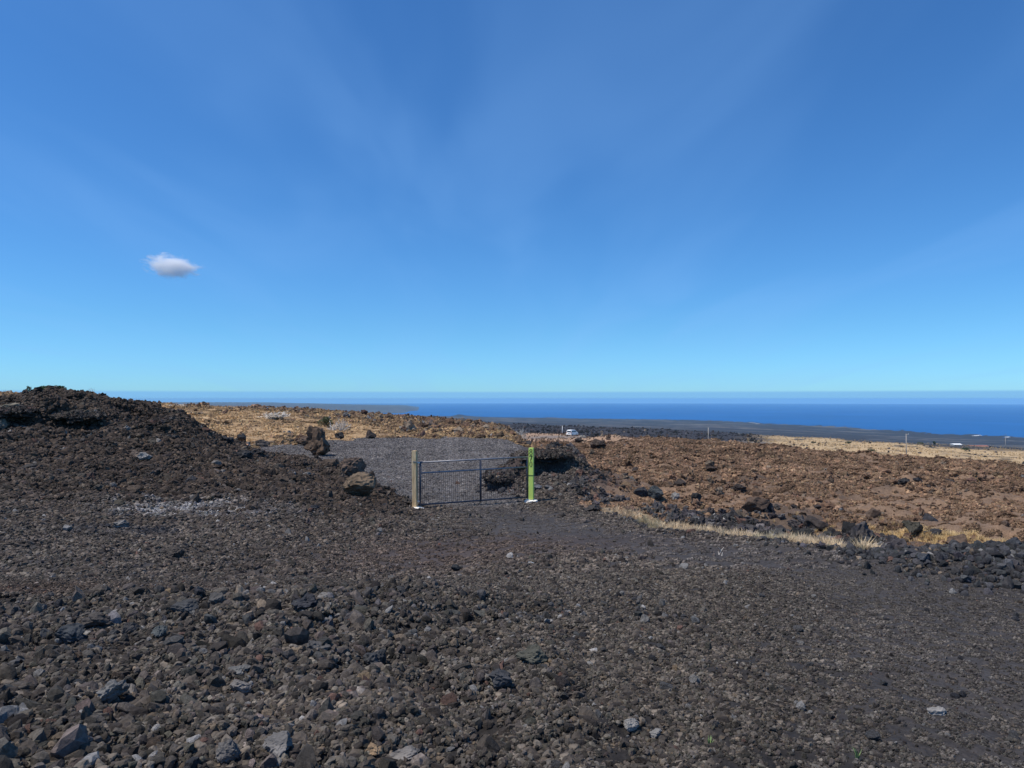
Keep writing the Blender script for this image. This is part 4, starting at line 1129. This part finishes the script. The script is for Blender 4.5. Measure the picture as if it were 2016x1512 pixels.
# ------------------------------------------------------------------ gate, posts
M_STEEL = flat_mat("galvanised_steel", (.26, .26, .28), .5, 12, .8, 1.15, metallic=.35, spec=.4)
M_STILE = flat_mat("dark_steel_tube", (.085, .085, .10), .5, 12, .8, 1.15, metallic=.2, spec=.4)
M_WIRE = flat_mat("dull_steel_bar", (.035, .035, .042), .6)
M_WOOD, nt, b = new_mat("weathered_timber")
tc = nt.nodes.new("ShaderNodeTexCoord"); mp = nt.nodes.new("ShaderNodeMapping"); mp.inputs['Scale'].default_value = (14, 14, 1.2)
nt.links.new(tc.outputs['Object'], mp.inputs['Vector'])
_, raw = noise_col(nt, mp.outputs[0], 2.2, 0, 1, 6, .65)
rp = nt.nodes.new("ShaderNodeValToRGB")
rp.color_ramp.elements[0].position = .33; rp.color_ramp.elements[0].color = (.40, .26, .12, 1)
rp.color_ramp.elements[1].position = .62; rp.color_ramp.elements[1].color = (.80, .61, .36, 1)
nt.links.new(raw, rp.inputs[0]); nt.links.new(rp.outputs[0], b.inputs['Base Color']); bump(nt, b, raw, .01)
M_GREEN = flat_mat("lime_green_paint", (.68, .86, .18), .55, 6, .94, 1.04, spec=.4)
M_DGREEN = flat_mat("bare_post_foot", (.07, .10, .035), .8, 9)
M_BLACK = flat_mat("black_numeral", (.010, .012, .010), .5)
M_CONC = flat_mat("pale_concrete", (.84, .80, .72), .9, 9, .88, 1.05)
M_HINGE = flat_mat("bright_hinge", (.75, .75, .74), .4, metallic=.3)

GL = at_depth(828, 21.0); GR_ = at_depth(1039, 22.35)
zL_top = (785 - 910) / FPX * 21.0 + EYE; zL_bot = (785 - 993) / FPX * 21.0 + EYE; zL_mid = (785 - 931) / FPX * 21.0 + EYE
zR_top = (785 - 899.5) / FPX * 22.35 + EYE; zR_bot = (785 - 978) / FPX * 22.35 + EYE; zR_mid = (785 - 919) / FPX * 22.35 + EYE
gate = empty("tube_gate", (GL.x, GL.y, GL.z)); tag(gate, "grey steel tube gate with thin upright bars between wood and green posts", "gate")
def gp(t, z): return Vector(((GR_.x - GL.x) * t, (GR_.y - GL.y) * t, z - GL.z))
def lz(t, a, c): return a + (c - a) * t
R_TUBE = .024
M_ = MB(); M_.tube(gp(0, zL_top), gp(1, zR_top), R_TUBE, n=12); M_.build("top_rail", M_STEEL, gate, smooth_=True)
M_ = MB(); M_.tube(gp(.004, zL_mid), gp(1, zR_mid), R_TUBE * .9, n=12); M_.build("middle_rail", M_STEEL, gate, smooth_=True)
M_ = MB(); M_.tube(gp(.004, zL_bot), gp(1, zR_bot), R_TUBE * .95, n=12); M_.build("bottom_rail", M_STILE, gate, smooth_=True)
tm = .545
for t_, nm, rr_ in ((0, "hinge_stile", .032), (tm, "centre_stile", .028), (.995, "latch_stile", .026)):
    M_ = MB(); M_.tube(gp(t_, lz(t_, zL_bot, zR_bot) - .035), gp(t_, lz(t_, zL_top, zR_top) + .012), rr_, n=12); M_.build(nm, M_STILE, gate, smooth_=True)
nb = 54
for k in range(1, nb):
    t_ = k / nb
    if abs(t_ - tm) < .008: continue
    M_ = MB(); M_.tube(gp(t_, lz(t_, zL_bot, zR_bot)), gp(t_, lz(t_, zL_mid, zR_mid)), .0038, n=5, caps=False); M_.build("bar", M_WIRE, gate)
for z_ in (zL_top - .01, zL_bot + .10):
    M_ = MB(); M_.box(gp(-.022, z_), (.11, .05, .045)).bevel(.008, 1); M_.build("hinge", M_HINGE, gate)

def footing(parent, r, seed, z=0):
    rr_ = np.random.default_rng(seed); n = 22
    bm = bmesh.new(); rings = []
    for (rad, zz) in ((1.0, -.06), (1.0, .045), (.85, .072), (.3, .085)):
        ring = []
        for i in range(n):
            a_ = 2 * math.pi * i / n
            q = rad * r * (1 + .16 * math.sin(3 * a_ + seed) + .10 * rr_.normal() * (rad > .5))
            ring.append(bm.verts.new((q * math.cos(a_) * 1.25, q * math.sin(a_), zz + .012 * rr_.normal() + z)))
        rings.append(ring)
    for a_, b_ in zip(rings[:-1], rings[1:]):
        for i in range(n): bm.faces.new((a_[i], a_[(i + 1) % n], b_[(i + 1) % n], b_[i]))
    bm.faces.new(rings[-1])
    me_ = bpy.data.meshes.new("concrete_footing"); bm.to_mesh(me_); bm.free(); me_.materials.append(M_CONC)
    return link("concrete_footing", me_, parent)

pw = at_depth(818, 20.95)
wood = empty("wooden_post", pw, math.radians(-13)); tag(wood, "weathered square wooden gate post on a white concrete footing", "post")
ztop = (785 - 887) / FPX * 20.95 + EYE - pw.z
M_ = MB(); M_.box((0, 0, (ztop - .15) / 2), (.138, .138, ztop + .15)).bevel(.008, 2); o = M_.build("timber", M_WOOD, wood); o.rotation_euler = (0, math.radians(-.7), 0)
M_ = MB(); M_.box((.03, -.073, ztop - .32), (.16, .012, .02)); M_.build("hinge_strap", M_STEEL, wood)
footing(wood, .205, 3)

pg = at_depth(1046, 22.3)
green = empty("green_number_post", pg, math.radians(-13)); tag(green, "lime green gate post with black house number 870 on a white footing", "post")
ztop = (785 - 881.5) / FPX * 22.3 + EYE - pg.z
M_ = MB(); M_.box((0, 0, (ztop + .09) / 2), (.145, .145, ztop - .09)).bevel(.006, 2); gpst = M_.build("timber", M_GREEN, green)
M_ = MB(); M_.box((0, 0, 0), (.134, .134, .19)); M_.build("post_foot", M_DGREEN, green)
M_ = MB()
zb = ztop - (935 - 881.5) / FPX * 22.3
for (c_, s_) in (((0, -.076, zb), (.160, .008, .013)), ((0, .076, zb), (.160, .008, .013)), ((-.076, 0, zb), (.008, .144, .013)), ((.076, 0, zb), (.008, .144, .013))):
    M_.box(c_, s_)
o = M_.build("latch_chain", M_BLACK, green); o.rotation_euler = (0, 0, 0)
footing(green, .165, 9)
# numerals, cut as raised plates
def ring_digit(mb, cx, cz, rx, rz, tx, tz, n=28, y=-.0725, th=-.004):
    out, inn = [], []
    for i in range(n):
        a_ = 2 * math.pi * i / n
        out.append((cx + rx * math.cos(a_), cz + rz * math.sin(a_))); inn.append((cx + (rx - tx) * math.cos(a_), cz + (rz - tz) * math.sin(a_)))
    bm = mb.bm
    vo = [bm.verts.new((p[0], y + th, p[1])) for p in out]; vi = [bm.verts.new((p[0], y + th, p[1])) for p in inn]
    vo2 = [bm.verts.new((p[0], y + .001, p[1])) for p in out]; vi2 = [bm.verts.new((p[0], y + .001, p[1])) for p in inn]
    for i in range(n):
        j = (i + 1) % n
        bm.faces.new((vo[i], vo[j], vi[j], vi[i])); bm.faces.new((vo2[i], vo[i], vo[j], vo2[j])[::-1]); bm.faces.new((vi[i], vi2[i], vi2[j], vi[j])[::-1])
pxm = 22.3 / FPX
def dz(v): return ztop - (v - 881.5) * pxm
M_ = MB(); ring_digit(M_, 0, dz(886.6), .043, 2.7 * pxm, .019, .012); ring_digit(M_, 0, dz(891.9), .050, 3.2 * pxm, .021, .012); M_.build("numeral", M_BLACK, gpst)
M_ = MB()
zt, zb2 = dz(896.2), dz(906.0)
P = [(-.048, zt), (.048, zt), (.048, zt - .016), (.004, zb2), (-.024, zb2), (.020, zt - .026), (-.036, zt - .026), (-.038, zt - .042), (-.048, zt - .042)]
M_.poly_prism([(x_, -.0715, z_) for x_, z_ in P], (0, -.005, 0)); M_.build("numeral", M_BLACK, gpst)
M_ = MB(); ring_digit(M_, 0, dz(913.3), .044, 5.6 * pxm, .020, .013); M_.build("numeral", M_BLACK, gpst)
# numeral parents: the timber is at the post's origin, so offsets stay the same

# ------------------------------------------------------------------ dead and green shrubs
M_DEAD = flat_mat("bleached_wood", (.72, .66, .57), .9, 4, .75, 1.15)
M_DEAD2 = flat_mat("grey_twigs", (.30, .25, .235), .9, 4, .75, 1.15)
M_STEM = flat_mat("brown_stem", (.12, .085, .055), .9)
def leaf_mat(name, col):
    return flat_mat(name, col, .7, 5, .6, 1.4, spec=.25)
M_LEAF = leaf_mat("dark_green_leaf", (.050, .085, .030)); M_LEAF2 = leaf_mat("olive_leaf", (.115, .125, .060)); M_LEAF3 = leaf_mat("deep_green_leaf", (.030, .055, .026))
def twig_mesh(name, seed, h, spread, stems, mat, thick=.02, levels=3):
    r = random.Random(seed); mb = MB()
    def grow(p, d, L, rad, lev):
        segs = 2; q = p
        for s_ in range(segs):
            d = (d + Vector((r.gauss(0, .22), r.gauss(0, .22), r.gauss(0, .14)))).normalized()
            n_ = q + d * (L / segs)
            mb.tube(q, n_, rad * (1 - .25 * s_), rad * (1 - .25 * (s_ + 1)), n=4, caps=False)
            if lev > 0:
                for _ in range(r.choice((1, 2, 2))):
                    dd = (d + Vector((r.gauss(0, .65), r.gauss(0, .65), r.gauss(.12, .4)))).normalized()
                    grow(n_, dd, L * r.uniform(.45, .75), rad * .58, lev - 1)
            q = n_
    for k in range(stems):
        a_ = r.uniform(0, 6.28); t_ = r.uniform(.2, 1.0) * spread
        d = Vector((math.cos(a_) * t_, math.sin(a_) * t_, r.uniform(.35, 1.0))).normalized()
        grow(Vector((r.gauss(0, .05) * h, r.gauss(0, .05) * h, -.05)), d, h * r.uniform(.4, .62), thick * r.uniform(.7, 1.2), levels)
    me_ = bpy.data.meshes.new(name); mb.bm.to_mesh(me_); mb.bm.free(); me_.materials.append(mat)
    return me_
def fit(me_, w, h):
    co = np.array([x.co[:] for x in me_.vertices])
    sx = w / max(co[:, 0].max() - co[:, 0].min(), 1e-6); sz = h / max(co[:, 2].max(), 1e-6)
    co = co * np.array([sx, sx, sz]); me_.vertices.foreach_set("co", co.astype(np.float32).ravel()); me_.update()
def dead_shrub(u, y, wpx, vtop, seed, label, mat=M_DEAD, stems=9, thick=.045, spread=1.1, levels=3):
    p = at_depth(u, y)
    w = wpx / FPX * y; h = max(.3, (785 - vtop) / FPX * y + EYE - p.z)
    me_ = twig_mesh("dead_shrub", seed, h, spread, stems, mat, thick, levels); fit(me_, w, h)
    o = link("dead_shrub", me_, loc=p); tag(o, label, "shrub", "leafless pale shrubs"); return o
dead_shrub(540, 62, 66, 809, 1, "widest bleached dead shrub, left one behind the gravel pad", stems=14)
dead_shrub(671, 60, 36, 817, 2, "bleached dead shrub right of the green bush, above the pad", stems=9)
dead_shrub(655, 60, 28, 828, 3, "low bleached brushwood at the foot of the dead shrub above the pad", stems=7, spread=2.0, levels=2)
dead_shrub(350, 66, 36, 794, 4, "bleached dead shrub at the left end of the golden field", stems=8)
dead_shrub(178, 30, 32, 762, 5, "pale leafless shrub on the skyline of the left bank", M_DEAD, stems=14, thick=.022)
dead_shrub(849, 72, 24, 822, 6, "pinkish grey leafless shrub on the rocky ridge above the gate", M_DEAD2, stems=12, thick=.04)
dead_shrub(1027, 92, 26, 834, 7, "small white bleached bush at the right end of the rocky ridge", stems=14, thick=.06)
dead_shrub(33, 34, 12, 770, 8, "tiny pale twig on the skyline at the far left", M_DEAD2, stems=5, thick=.008, levels=2)

def foliage_mesh(name, seed, w, h, n, leaf, mat, lobes=5):
    r = np.random.default_rng(seed)
    cs = np.stack([r.uniform(-.34, .34, lobes) * w, r.uniform(-.3, .3, lobes) * w, r.uniform(.30, .68, lobes) * h], 1)
    rs = r.uniform(.20, .36, lobes)
    k = r.integers(0, lobes, n)
    d = r.normal(size=(n, 3)); d /= np.linalg.norm(d, axis=1)[:, None]
    rad = r.uniform(.35, 1.0, n) ** .5
    P = cs[k] + d * rad[:, None] * rs[k][:, None] * np.array([w, w, h * .95])
    P[:, 2] = np.clip(P[:, 2], .02 * h, None)
    a = r.normal(size=(n, 3)); a /= np.linalg.norm(a, axis=1)[:, None]
    b_ = np.cross(a, r.normal(size=(n, 3))); b_ /= np.linalg.norm(b_, axis=1)[:, None]
    L = leaf * r.uniform(.6, 1.3, n)[:, None]
    v = np.stack([P - a * L, P + b_ * L * .45, P + a * L, P - b_ * L * .45], 1).reshape(-1, 3)
    f = np.arange(4 * n).reshape(-1, 4)
    return mesh_np(name, v, f, mat=mat)
def shrub(u, y, wpx, hpx, seed, label, mat, n=700, leafpx=1.6, name="green_shrub", cat="shrub", vtop=None):
    p = at_depth(u, y)
    w, h = wpx / FPX * y, hpx / FPX * y
    if vtop: h = max(.25, (785 - vtop) / FPX * y + EYE - p.z)
    root = empty(name, p); tag(root, label, cat)
    link("foliage", foliage_mesh("foliage", seed, w, h, n, leafpx / FPX * y, mat), root)
    me_ = twig_mesh("stem", seed, h * .8, .7, 4, M_STEM, max(.012, .03 * h), 1); fit(me_, w * .55, h * .7)
    link("stem", me_, root)
    return root
shrub(640, 61, 28, 24, 21, "olive green bush between the two dead shrubs above the pad", M_LEAF2, 1300, 1.6)
shrub(84, 28.0, 34, 20, 22, "low dark green shrub on the left shoulder of the bank top", M_LEAF, 2200, 1.5, "low_shrub", vtop=757)
shrub(116, 28.4, 26, 10, 23, "low green creeper on the very top of the left bank", M_LEAF, 1200, 1.4, "low_shrub", vtop=753)
shrub(57, 29.5, 13, 18, 24, "slender green sapling on the skyline left of the bank top", M_LEAF2, 420, 1.7, "sapling", "sapling", vtop=755)
shrub(1733, 240, 16, 20, 25, "grey-green small tree at the edge of the quarry ground on the right", M_LEAF2, 500, 1.0, "small_tree", "tree")
shrub(1715, 330, 16, 8, 26, "dark low bushes left of the grey-green small tree", M_LEAF3, 350, 1.0)
shrub(1838, 600, 7, 8, 27, "dark round tree standing alone in the far grassland", M_LEAF3, 260, .8, "far_tree", "tree")
shrub(1812, 600, 12, 6, 28, "grey-green bush cluster in the far grassland left of the lone tree", M_LEAF2, 260, .8)
shrub(1900, 480, 22, 7, 29, "wide dark bush clump in the golden grassland at far right", M_LEAF3, 420, .9)
shrub(1670, 480, 12, 6, 30, "dark bush in the golden grassland above the brown field", M_LEAF3, 260, .9)
shrub(1600, 420, 10, 5, 31, "small dark bush at the left end of the golden grassland", M_LEAF3, 220, .9)

# small green weed in the foreground gravel
for (u, v, w_, lab) in ((1688, 1497, 20, "tiny yellow-green weed in the gravel at the bottom right"), (1397, 1468, 14, "tiny green sprig among pebbles at the bottom middle right")):
    p = hit(u, v)
    o = link("weed", tuft_mesh("weed", u, 16, w_ / FPX * p.y * 1.2, w_ / FPX * p.y * .6, flat_mat("weed_leaf", (.22, .30, .12), .7), .004), loc=p); tag(o, lab, "weed")

# white litter
p = hit(1797, 1054)
M_ = MB(); M_.box((0, 0, .02), (.10, .06, .035)).bevel(.012, 2); o = M_.build("litter", flat_mat("white_plastic", (.85, .85, .83), .5), loc=p, rot=(.2, .1, .4))
tag(o, "white scrap of litter at the foot of the dark boulder", "litter")
p = hit(1052, 1108)
M_ = MB(); M_.box((0, 0, .004), (.16, .05, .012)).bevel(.004, 1); M_.box((.05, .03, .006), (.08, .05, .010)); o = M_.build("litter", flat_mat("bluish_paper", (.45, .50, .53), .7), loc=p, rot=(0, 0, .2))
tag(o, "bluish scrap lying flat on the ground in front of the gate", "litter")
# dead twig on the apron
p = hit(1413, 1092)
me_ = twig_mesh("dry_twig", 77, .35, 1.6, 2, M_DEAD, .007, 1)
o = link("dry_twig", me_, loc=p, rot=(0, 1.1, .4)); tag(o, "thin bleached twig lying on the apron gravel below the grass strip", "twig")

# ------------------------------------------------------------------ van
M_VAN = flat_mat("white_car_paint", (.90, .88, .83), .3, spec=.5)
M_GLASS = flat_mat("tinted_glass", (.03, .04, .045), .12, spec=.6)
M_TYRE = flat_mat("tyre_rubber", (.03, .03, .03), .9)
M_RIM = flat_mat("alloy_rim", (.6, .6, .6), .35, metallic=.6)
M_TAIL = flat_mat("tail_lamp", (.35, .03, .03), .3, spec=.5)
M_BUMP = flat_mat("grey_plastic", (.30, .30, .32), .6)
M_PLATE = flat_mat("number_plate", (.12, .14, .14), .5)
pv = at_depth(1126.5, 222)
van = empty("parked_van", pv, math.radians(-32)); tag(van, "white passenger van seen from behind on the tan flat", "van")
# van axes: +y forward, x to its right; length 4.7, width 1.84, height 1.86
prof = [(-2.33, .42), (-2.36, .75), (-2.30, 1.05), (-2.16, 1.62), (-2.02, 1.80), (-1.4, 1.87), (.3, 1.85), (.75, 1.76), (1.45, 1.20), (2.15, 1.02), (2.33, .80), (2.34, .40), (2.2, .28), (-2.2, .28)]
bm = bmesh.new()
def tum(z): return .92 - max(0, z - 1.0) * .20
L_ = [bm.verts.new((-tum(z_), y_, z_)) for y_, z_ in prof]; R2 = [bm.verts.new((tum(z_), y_, z_)) for y_, z_ in prof]
bm.faces.new(L_); bm.faces.new(R2[::-1])
for i in range(len(prof)):
    j = (i + 1) % len(prof); bm.faces.new((L_[j], L_[i], R2[i], R2[j]))
bmesh.ops.recalc_face_normals(bm, faces=bm.faces[:])
bmesh.ops.bevel(bm, geom=[e for e in bm.edges if abs(e.verts[0].co.x - e.verts[1].co.x) < .3 and (e.verts[0].co.z > .6 or e.verts[1].co.z > .6)], offset=.07, segments=3, affect='EDGES', clamp_overlap=True)
me_ = bpy.data.meshes.new("body"); bm.to_mesh(me_); bm.free(); me_.materials.append(M_VAN); me_.shade_smooth()
for p_ in me_.polygons: p_.use_smooth = len(p_.vertices) <= 4
body = link("body", me_, van)
def side_pt(y_, z_, s): return Vector((s * (tum(z_) + .006), y_, z_))
for s in (1, -1):
    for (y0, y1, y1t) in ((-1.98, -1.05, -1.05), (-.95, .05, .05), (.13, .98, .62)):
        mb = MB(); pts = [side_pt(y0, 1.12, s), side_pt(y1, 1.12, s), side_pt(y1t, 1.60, s), side_pt(y0 + .06, 1.60, s)]
        mb.poly_prism(pts, (s * .006, 0, 0)); mb.build("side_window", M_GLASS, van)
mb = MB(); mb.poly_prism([Vector((-.74, -2.292, 1.12)), Vector((.74, -2.292, 1.12)), Vector((.66, -2.178, 1.60)), Vector((-.66, -2.178, 1.60))], (0, -.012, 0)); mb.build("rear_window", M_GLASS, van)
mb = MB(); mb.poly_prism([Vector((-.78, .95, 1.66)), Vector((.78, .95, 1.66)), Vector((.84, 1.42, 1.28)), Vector((-.84, 1.42, 1.28))], (0, .01, .02)); mb.build("windscreen", M_GLASS, van)
for s in (1, -1):
    mb = MB(); mb.box((s * .83, -2.31, .98), (.14, .10, .34)).bevel(.02, 1); mb.build("tail_light", M_TAIL, van)
    mb = MB(); mb.box((s * .70, 2.27, .80), (.34, .14, .16)).bevel(.03, 1); mb.build("headlight", M_RIM, van)
    mb = MB(); mb.box((s * 1.02, .98, 1.16), (.16, .10, .14)).bevel(.03, 1); mb.build("wing_mirror", M_VAN, van)
mb = MB(); mb.box((0, -2.38, .50), (1.78, .16, .26)).bevel(.04, 2); mb.build("rear_bumper", M_VAN, van)
mb = MB(); mb.box((0, -2.375, .82), (.62, .03, .16)); mb.build("number_plate", M_PLATE, van)
for (x_, y_) in ((-.83, -1.45), (.83, -1.45), (-.83, 1.42), (.83, 1.42)):
    mb = MB(); mb.tube((x_ - .11, y_, .33), (x_ + .11, y_, .33), .33, n=20); wl = mb.build("wheel", M_TYRE, van)
    mb = MB(); sx = 1 if x_ > 0 else -1; mb.tube((x_ + sx * .09, y_, .33), (x_ + sx * .125, y_, .33), .21, n=16); mb.build("rim", M_RIM, wl)
for k, (u, y_, r_) in enumerate(((1144, 214, .55), (1150, 214, .5), (1148, 216, .6))):
    lab = ("pale boulder right of the van, left of three", "pale boulder right of the van, right of three", "pale boulder right of the van, rearmost of three")[k]
    place_rock(at_depth(u, y_), r_, lab, "pale boulders beside the van", (.38, .34, .28), k + 3, 3, .3, name="boulder")

# ------------------------------------------------------------------ poles
M_POLE = flat_mat("weathered_pole", (.42, .38, .33), .9, 2)
M_POLEW = flat_mat("white_marker", (.75, .75, .74), .7)
def pole(u, y, vtop, label, r=.15, arm=0, mat=M_POLE, name="utility_pole", cat="pole"):
    p = at_depth(u, y); top = (785 - vtop) / FPX * y + EYE - p.z
    root = empty(name, p); tag(root, label, cat)
    mb = MB(); mb.tube((0, 0, -.3), (0, 0, top), r, r * .62, n=10); mb.build("shaft", mat, root, smooth_=True)
    if arm:
        mb = MB(); mb.box((arm * .5, 0, top - .35), (abs(arm) + .3, .12, .14)); mb.build("crossarm", mat, root)
        mb = MB(); mb.tube((arm * .95, 0, top - .28), (arm * .95, 0, top + .12), .09, n=8); mb.build("insulator", M_POLEW, root)
    else:
        mb = MB(); mb.tube((0, 0, top), (0, 0, top + .05), r * .66, r * .4, n=10); mb.build("cap", M_POLEW, root)
    return root
pole(1394, 300, 842, "pale pole rising behind the crest of the brown field", .19)
pole(1783, 285, 854, "tall pole with a short arm beside the pale quarry road", .19, arm=.9)
pole(1978, 600, 862, "thin faint pole at far right below the sea", .17, arm=.6)
pole(1107, 262, 838.5, "short white post left of the van", .16, mat=M_POLEW, name="marker_post", cat="post")

# ------------------------------------------------------------------ far buildings
M_WALLW = flat_mat("pale_wall", (.55, .54, .50), .8); M_ROOFW = flat_mat("white_roof", (.82, .82, .80), .6); M_ROOFR = flat_mat("red_brown_roof", (.32, .13, .10), .8); M_WIN = flat_mat("dark_window", (.04, .04, .05), .3)
def far_building(u, y, wpx, h, dep, roofmat, label, name, nwin, rise):
    p = at_depth(u, y); w = wpx / FPX * y
    root = empty(name, p); tag(root, label, "building")
    mb = MB(); mb.box((0, dep / 2, h / 2 - .3), (w, dep, h + .6)); wall = mb.build("wall", M_WALLW, root)
    mb = MB(); mb.poly_prism([(-w / 2 - .3, -.4, h), (-w / 2 - .3, dep + .4, h + rise * .3), (-w / 2 - .3, dep / 2, h + rise)], (w + .6, 0, 0)); mb.build("roof", roofmat, root)
    for k in range(nwin):
        x_ = -w / 2 + w * (k + .5) / nwin
        mb = MB(); mb.box((x_, -.03, h * .55), (w / nwin * .35, .08, h * .4)); mb.build("window", M_WIN, root)
far_building(1885, 610, 15, 1.1, 6, M_ROOFW, "low building with a bright white roof in the far grassland", "low_building", 3, .9)
far_building(1928, 625, 34, .9, 6, M_ROOFR, "long low building with a reddish roof right of the white-roofed one", "long_shed", 6, .8)

# ------------------------------------------------------------------ cloud
m = bpy.data.materials.new("cloud_vapour"); m.use_nodes = True
nt = m.node_tree; nt.nodes.clear()
out = nt.nodes.new("ShaderNodeOutputMaterial"); pvn = nt.nodes.new("ShaderNodeVolumePrincipled")
pvn.inputs['Color'].default_value = (1, 1, 1, 1); pvn.inputs['Anisotropy'].default_value = 0.0
tc = nt.nodes.new("ShaderNodeTexCoord")
ln = nt.nodes.new("ShaderNodeVectorMath"); ln.operation = 'LENGTH'
nz = nt.nodes.new("ShaderNodeTexNoise"); nz.inputs['Scale'].default_value = 2.6; nz.inputs['Detail'].default_value = 4; nz.inputs['Roughness'].default_value = .6
nt.links.new(tc.outputs['Object'], nz.inputs['Vector']); nt.links.new(tc.outputs['Object'], ln.inputs[0])
sub = nt.nodes.new("ShaderNodeMath"); sub.operation = 'MULTIPLY_ADD'; sub.inputs[1].default_value = 1.5
nt.links.new(nz.outputs['Fac'], sub.inputs[0])
neg = nt.nodes.new("ShaderNodeMath"); neg.operation = 'MULTIPLY'; neg.inputs[1].default_value = -1.0
nt.links.new(ln.outputs['Value'], neg.inputs[0]); nt.links.new(neg.outputs[0], sub.inputs[2])
mr = nt.nodes.new("ShaderNodeMapRange"); mr.inputs['From Min'].default_value = .02; mr.inputs['From Max'].default_value = .55; mr.inputs['To Max'].default_value = .055
nt.links.new(sub.outputs[0], mr.inputs['Value']); nt.links.new(mr.outputs[0], pvn.inputs['Density'])
nt.links.new(pvn.outputs[0], out.inputs['Volume'])
me = mesh_np("cloud", _ICO[3][0], tris=_ICO[3][1], mat=m)
d = ray(338, 524); Dc = 4200.0
cl = link("cloud", me, loc=Vector((d[0] * Dc, Dc, d[2] * Dc + EYE)), rot=(0, math.radians(9), 0), scale=(215, 80, 92))
tag(cl, "single small white cloud low in the left of the sky", "cloud")

# ------------------------------------------------------------------ haze
m = bpy.data.materials.new("haze_air"); m.use_nodes = True
nt = m.node_tree; nt.nodes.clear()
out = nt.nodes.new("ShaderNodeOutputMaterial"); pvn = nt.nodes.new("ShaderNodeVolumePrincipled")
pvn.inputs['Color'].default_value = (.42, .78, 1.0, 1)
pvn.inputs['Density'].default_value = 4.0e-5
nt.links.new(pvn.outputs[0], out.inputs['Volume'])
mb = MB(); zb_, zt_ = -480.0, 12.0
mb.box((0, 0, (zb_ + zt_) / 2), (128000, 128000, zt_ - zb_))
hz = mb.build("haze", m); tag(hz, kind='stuff')
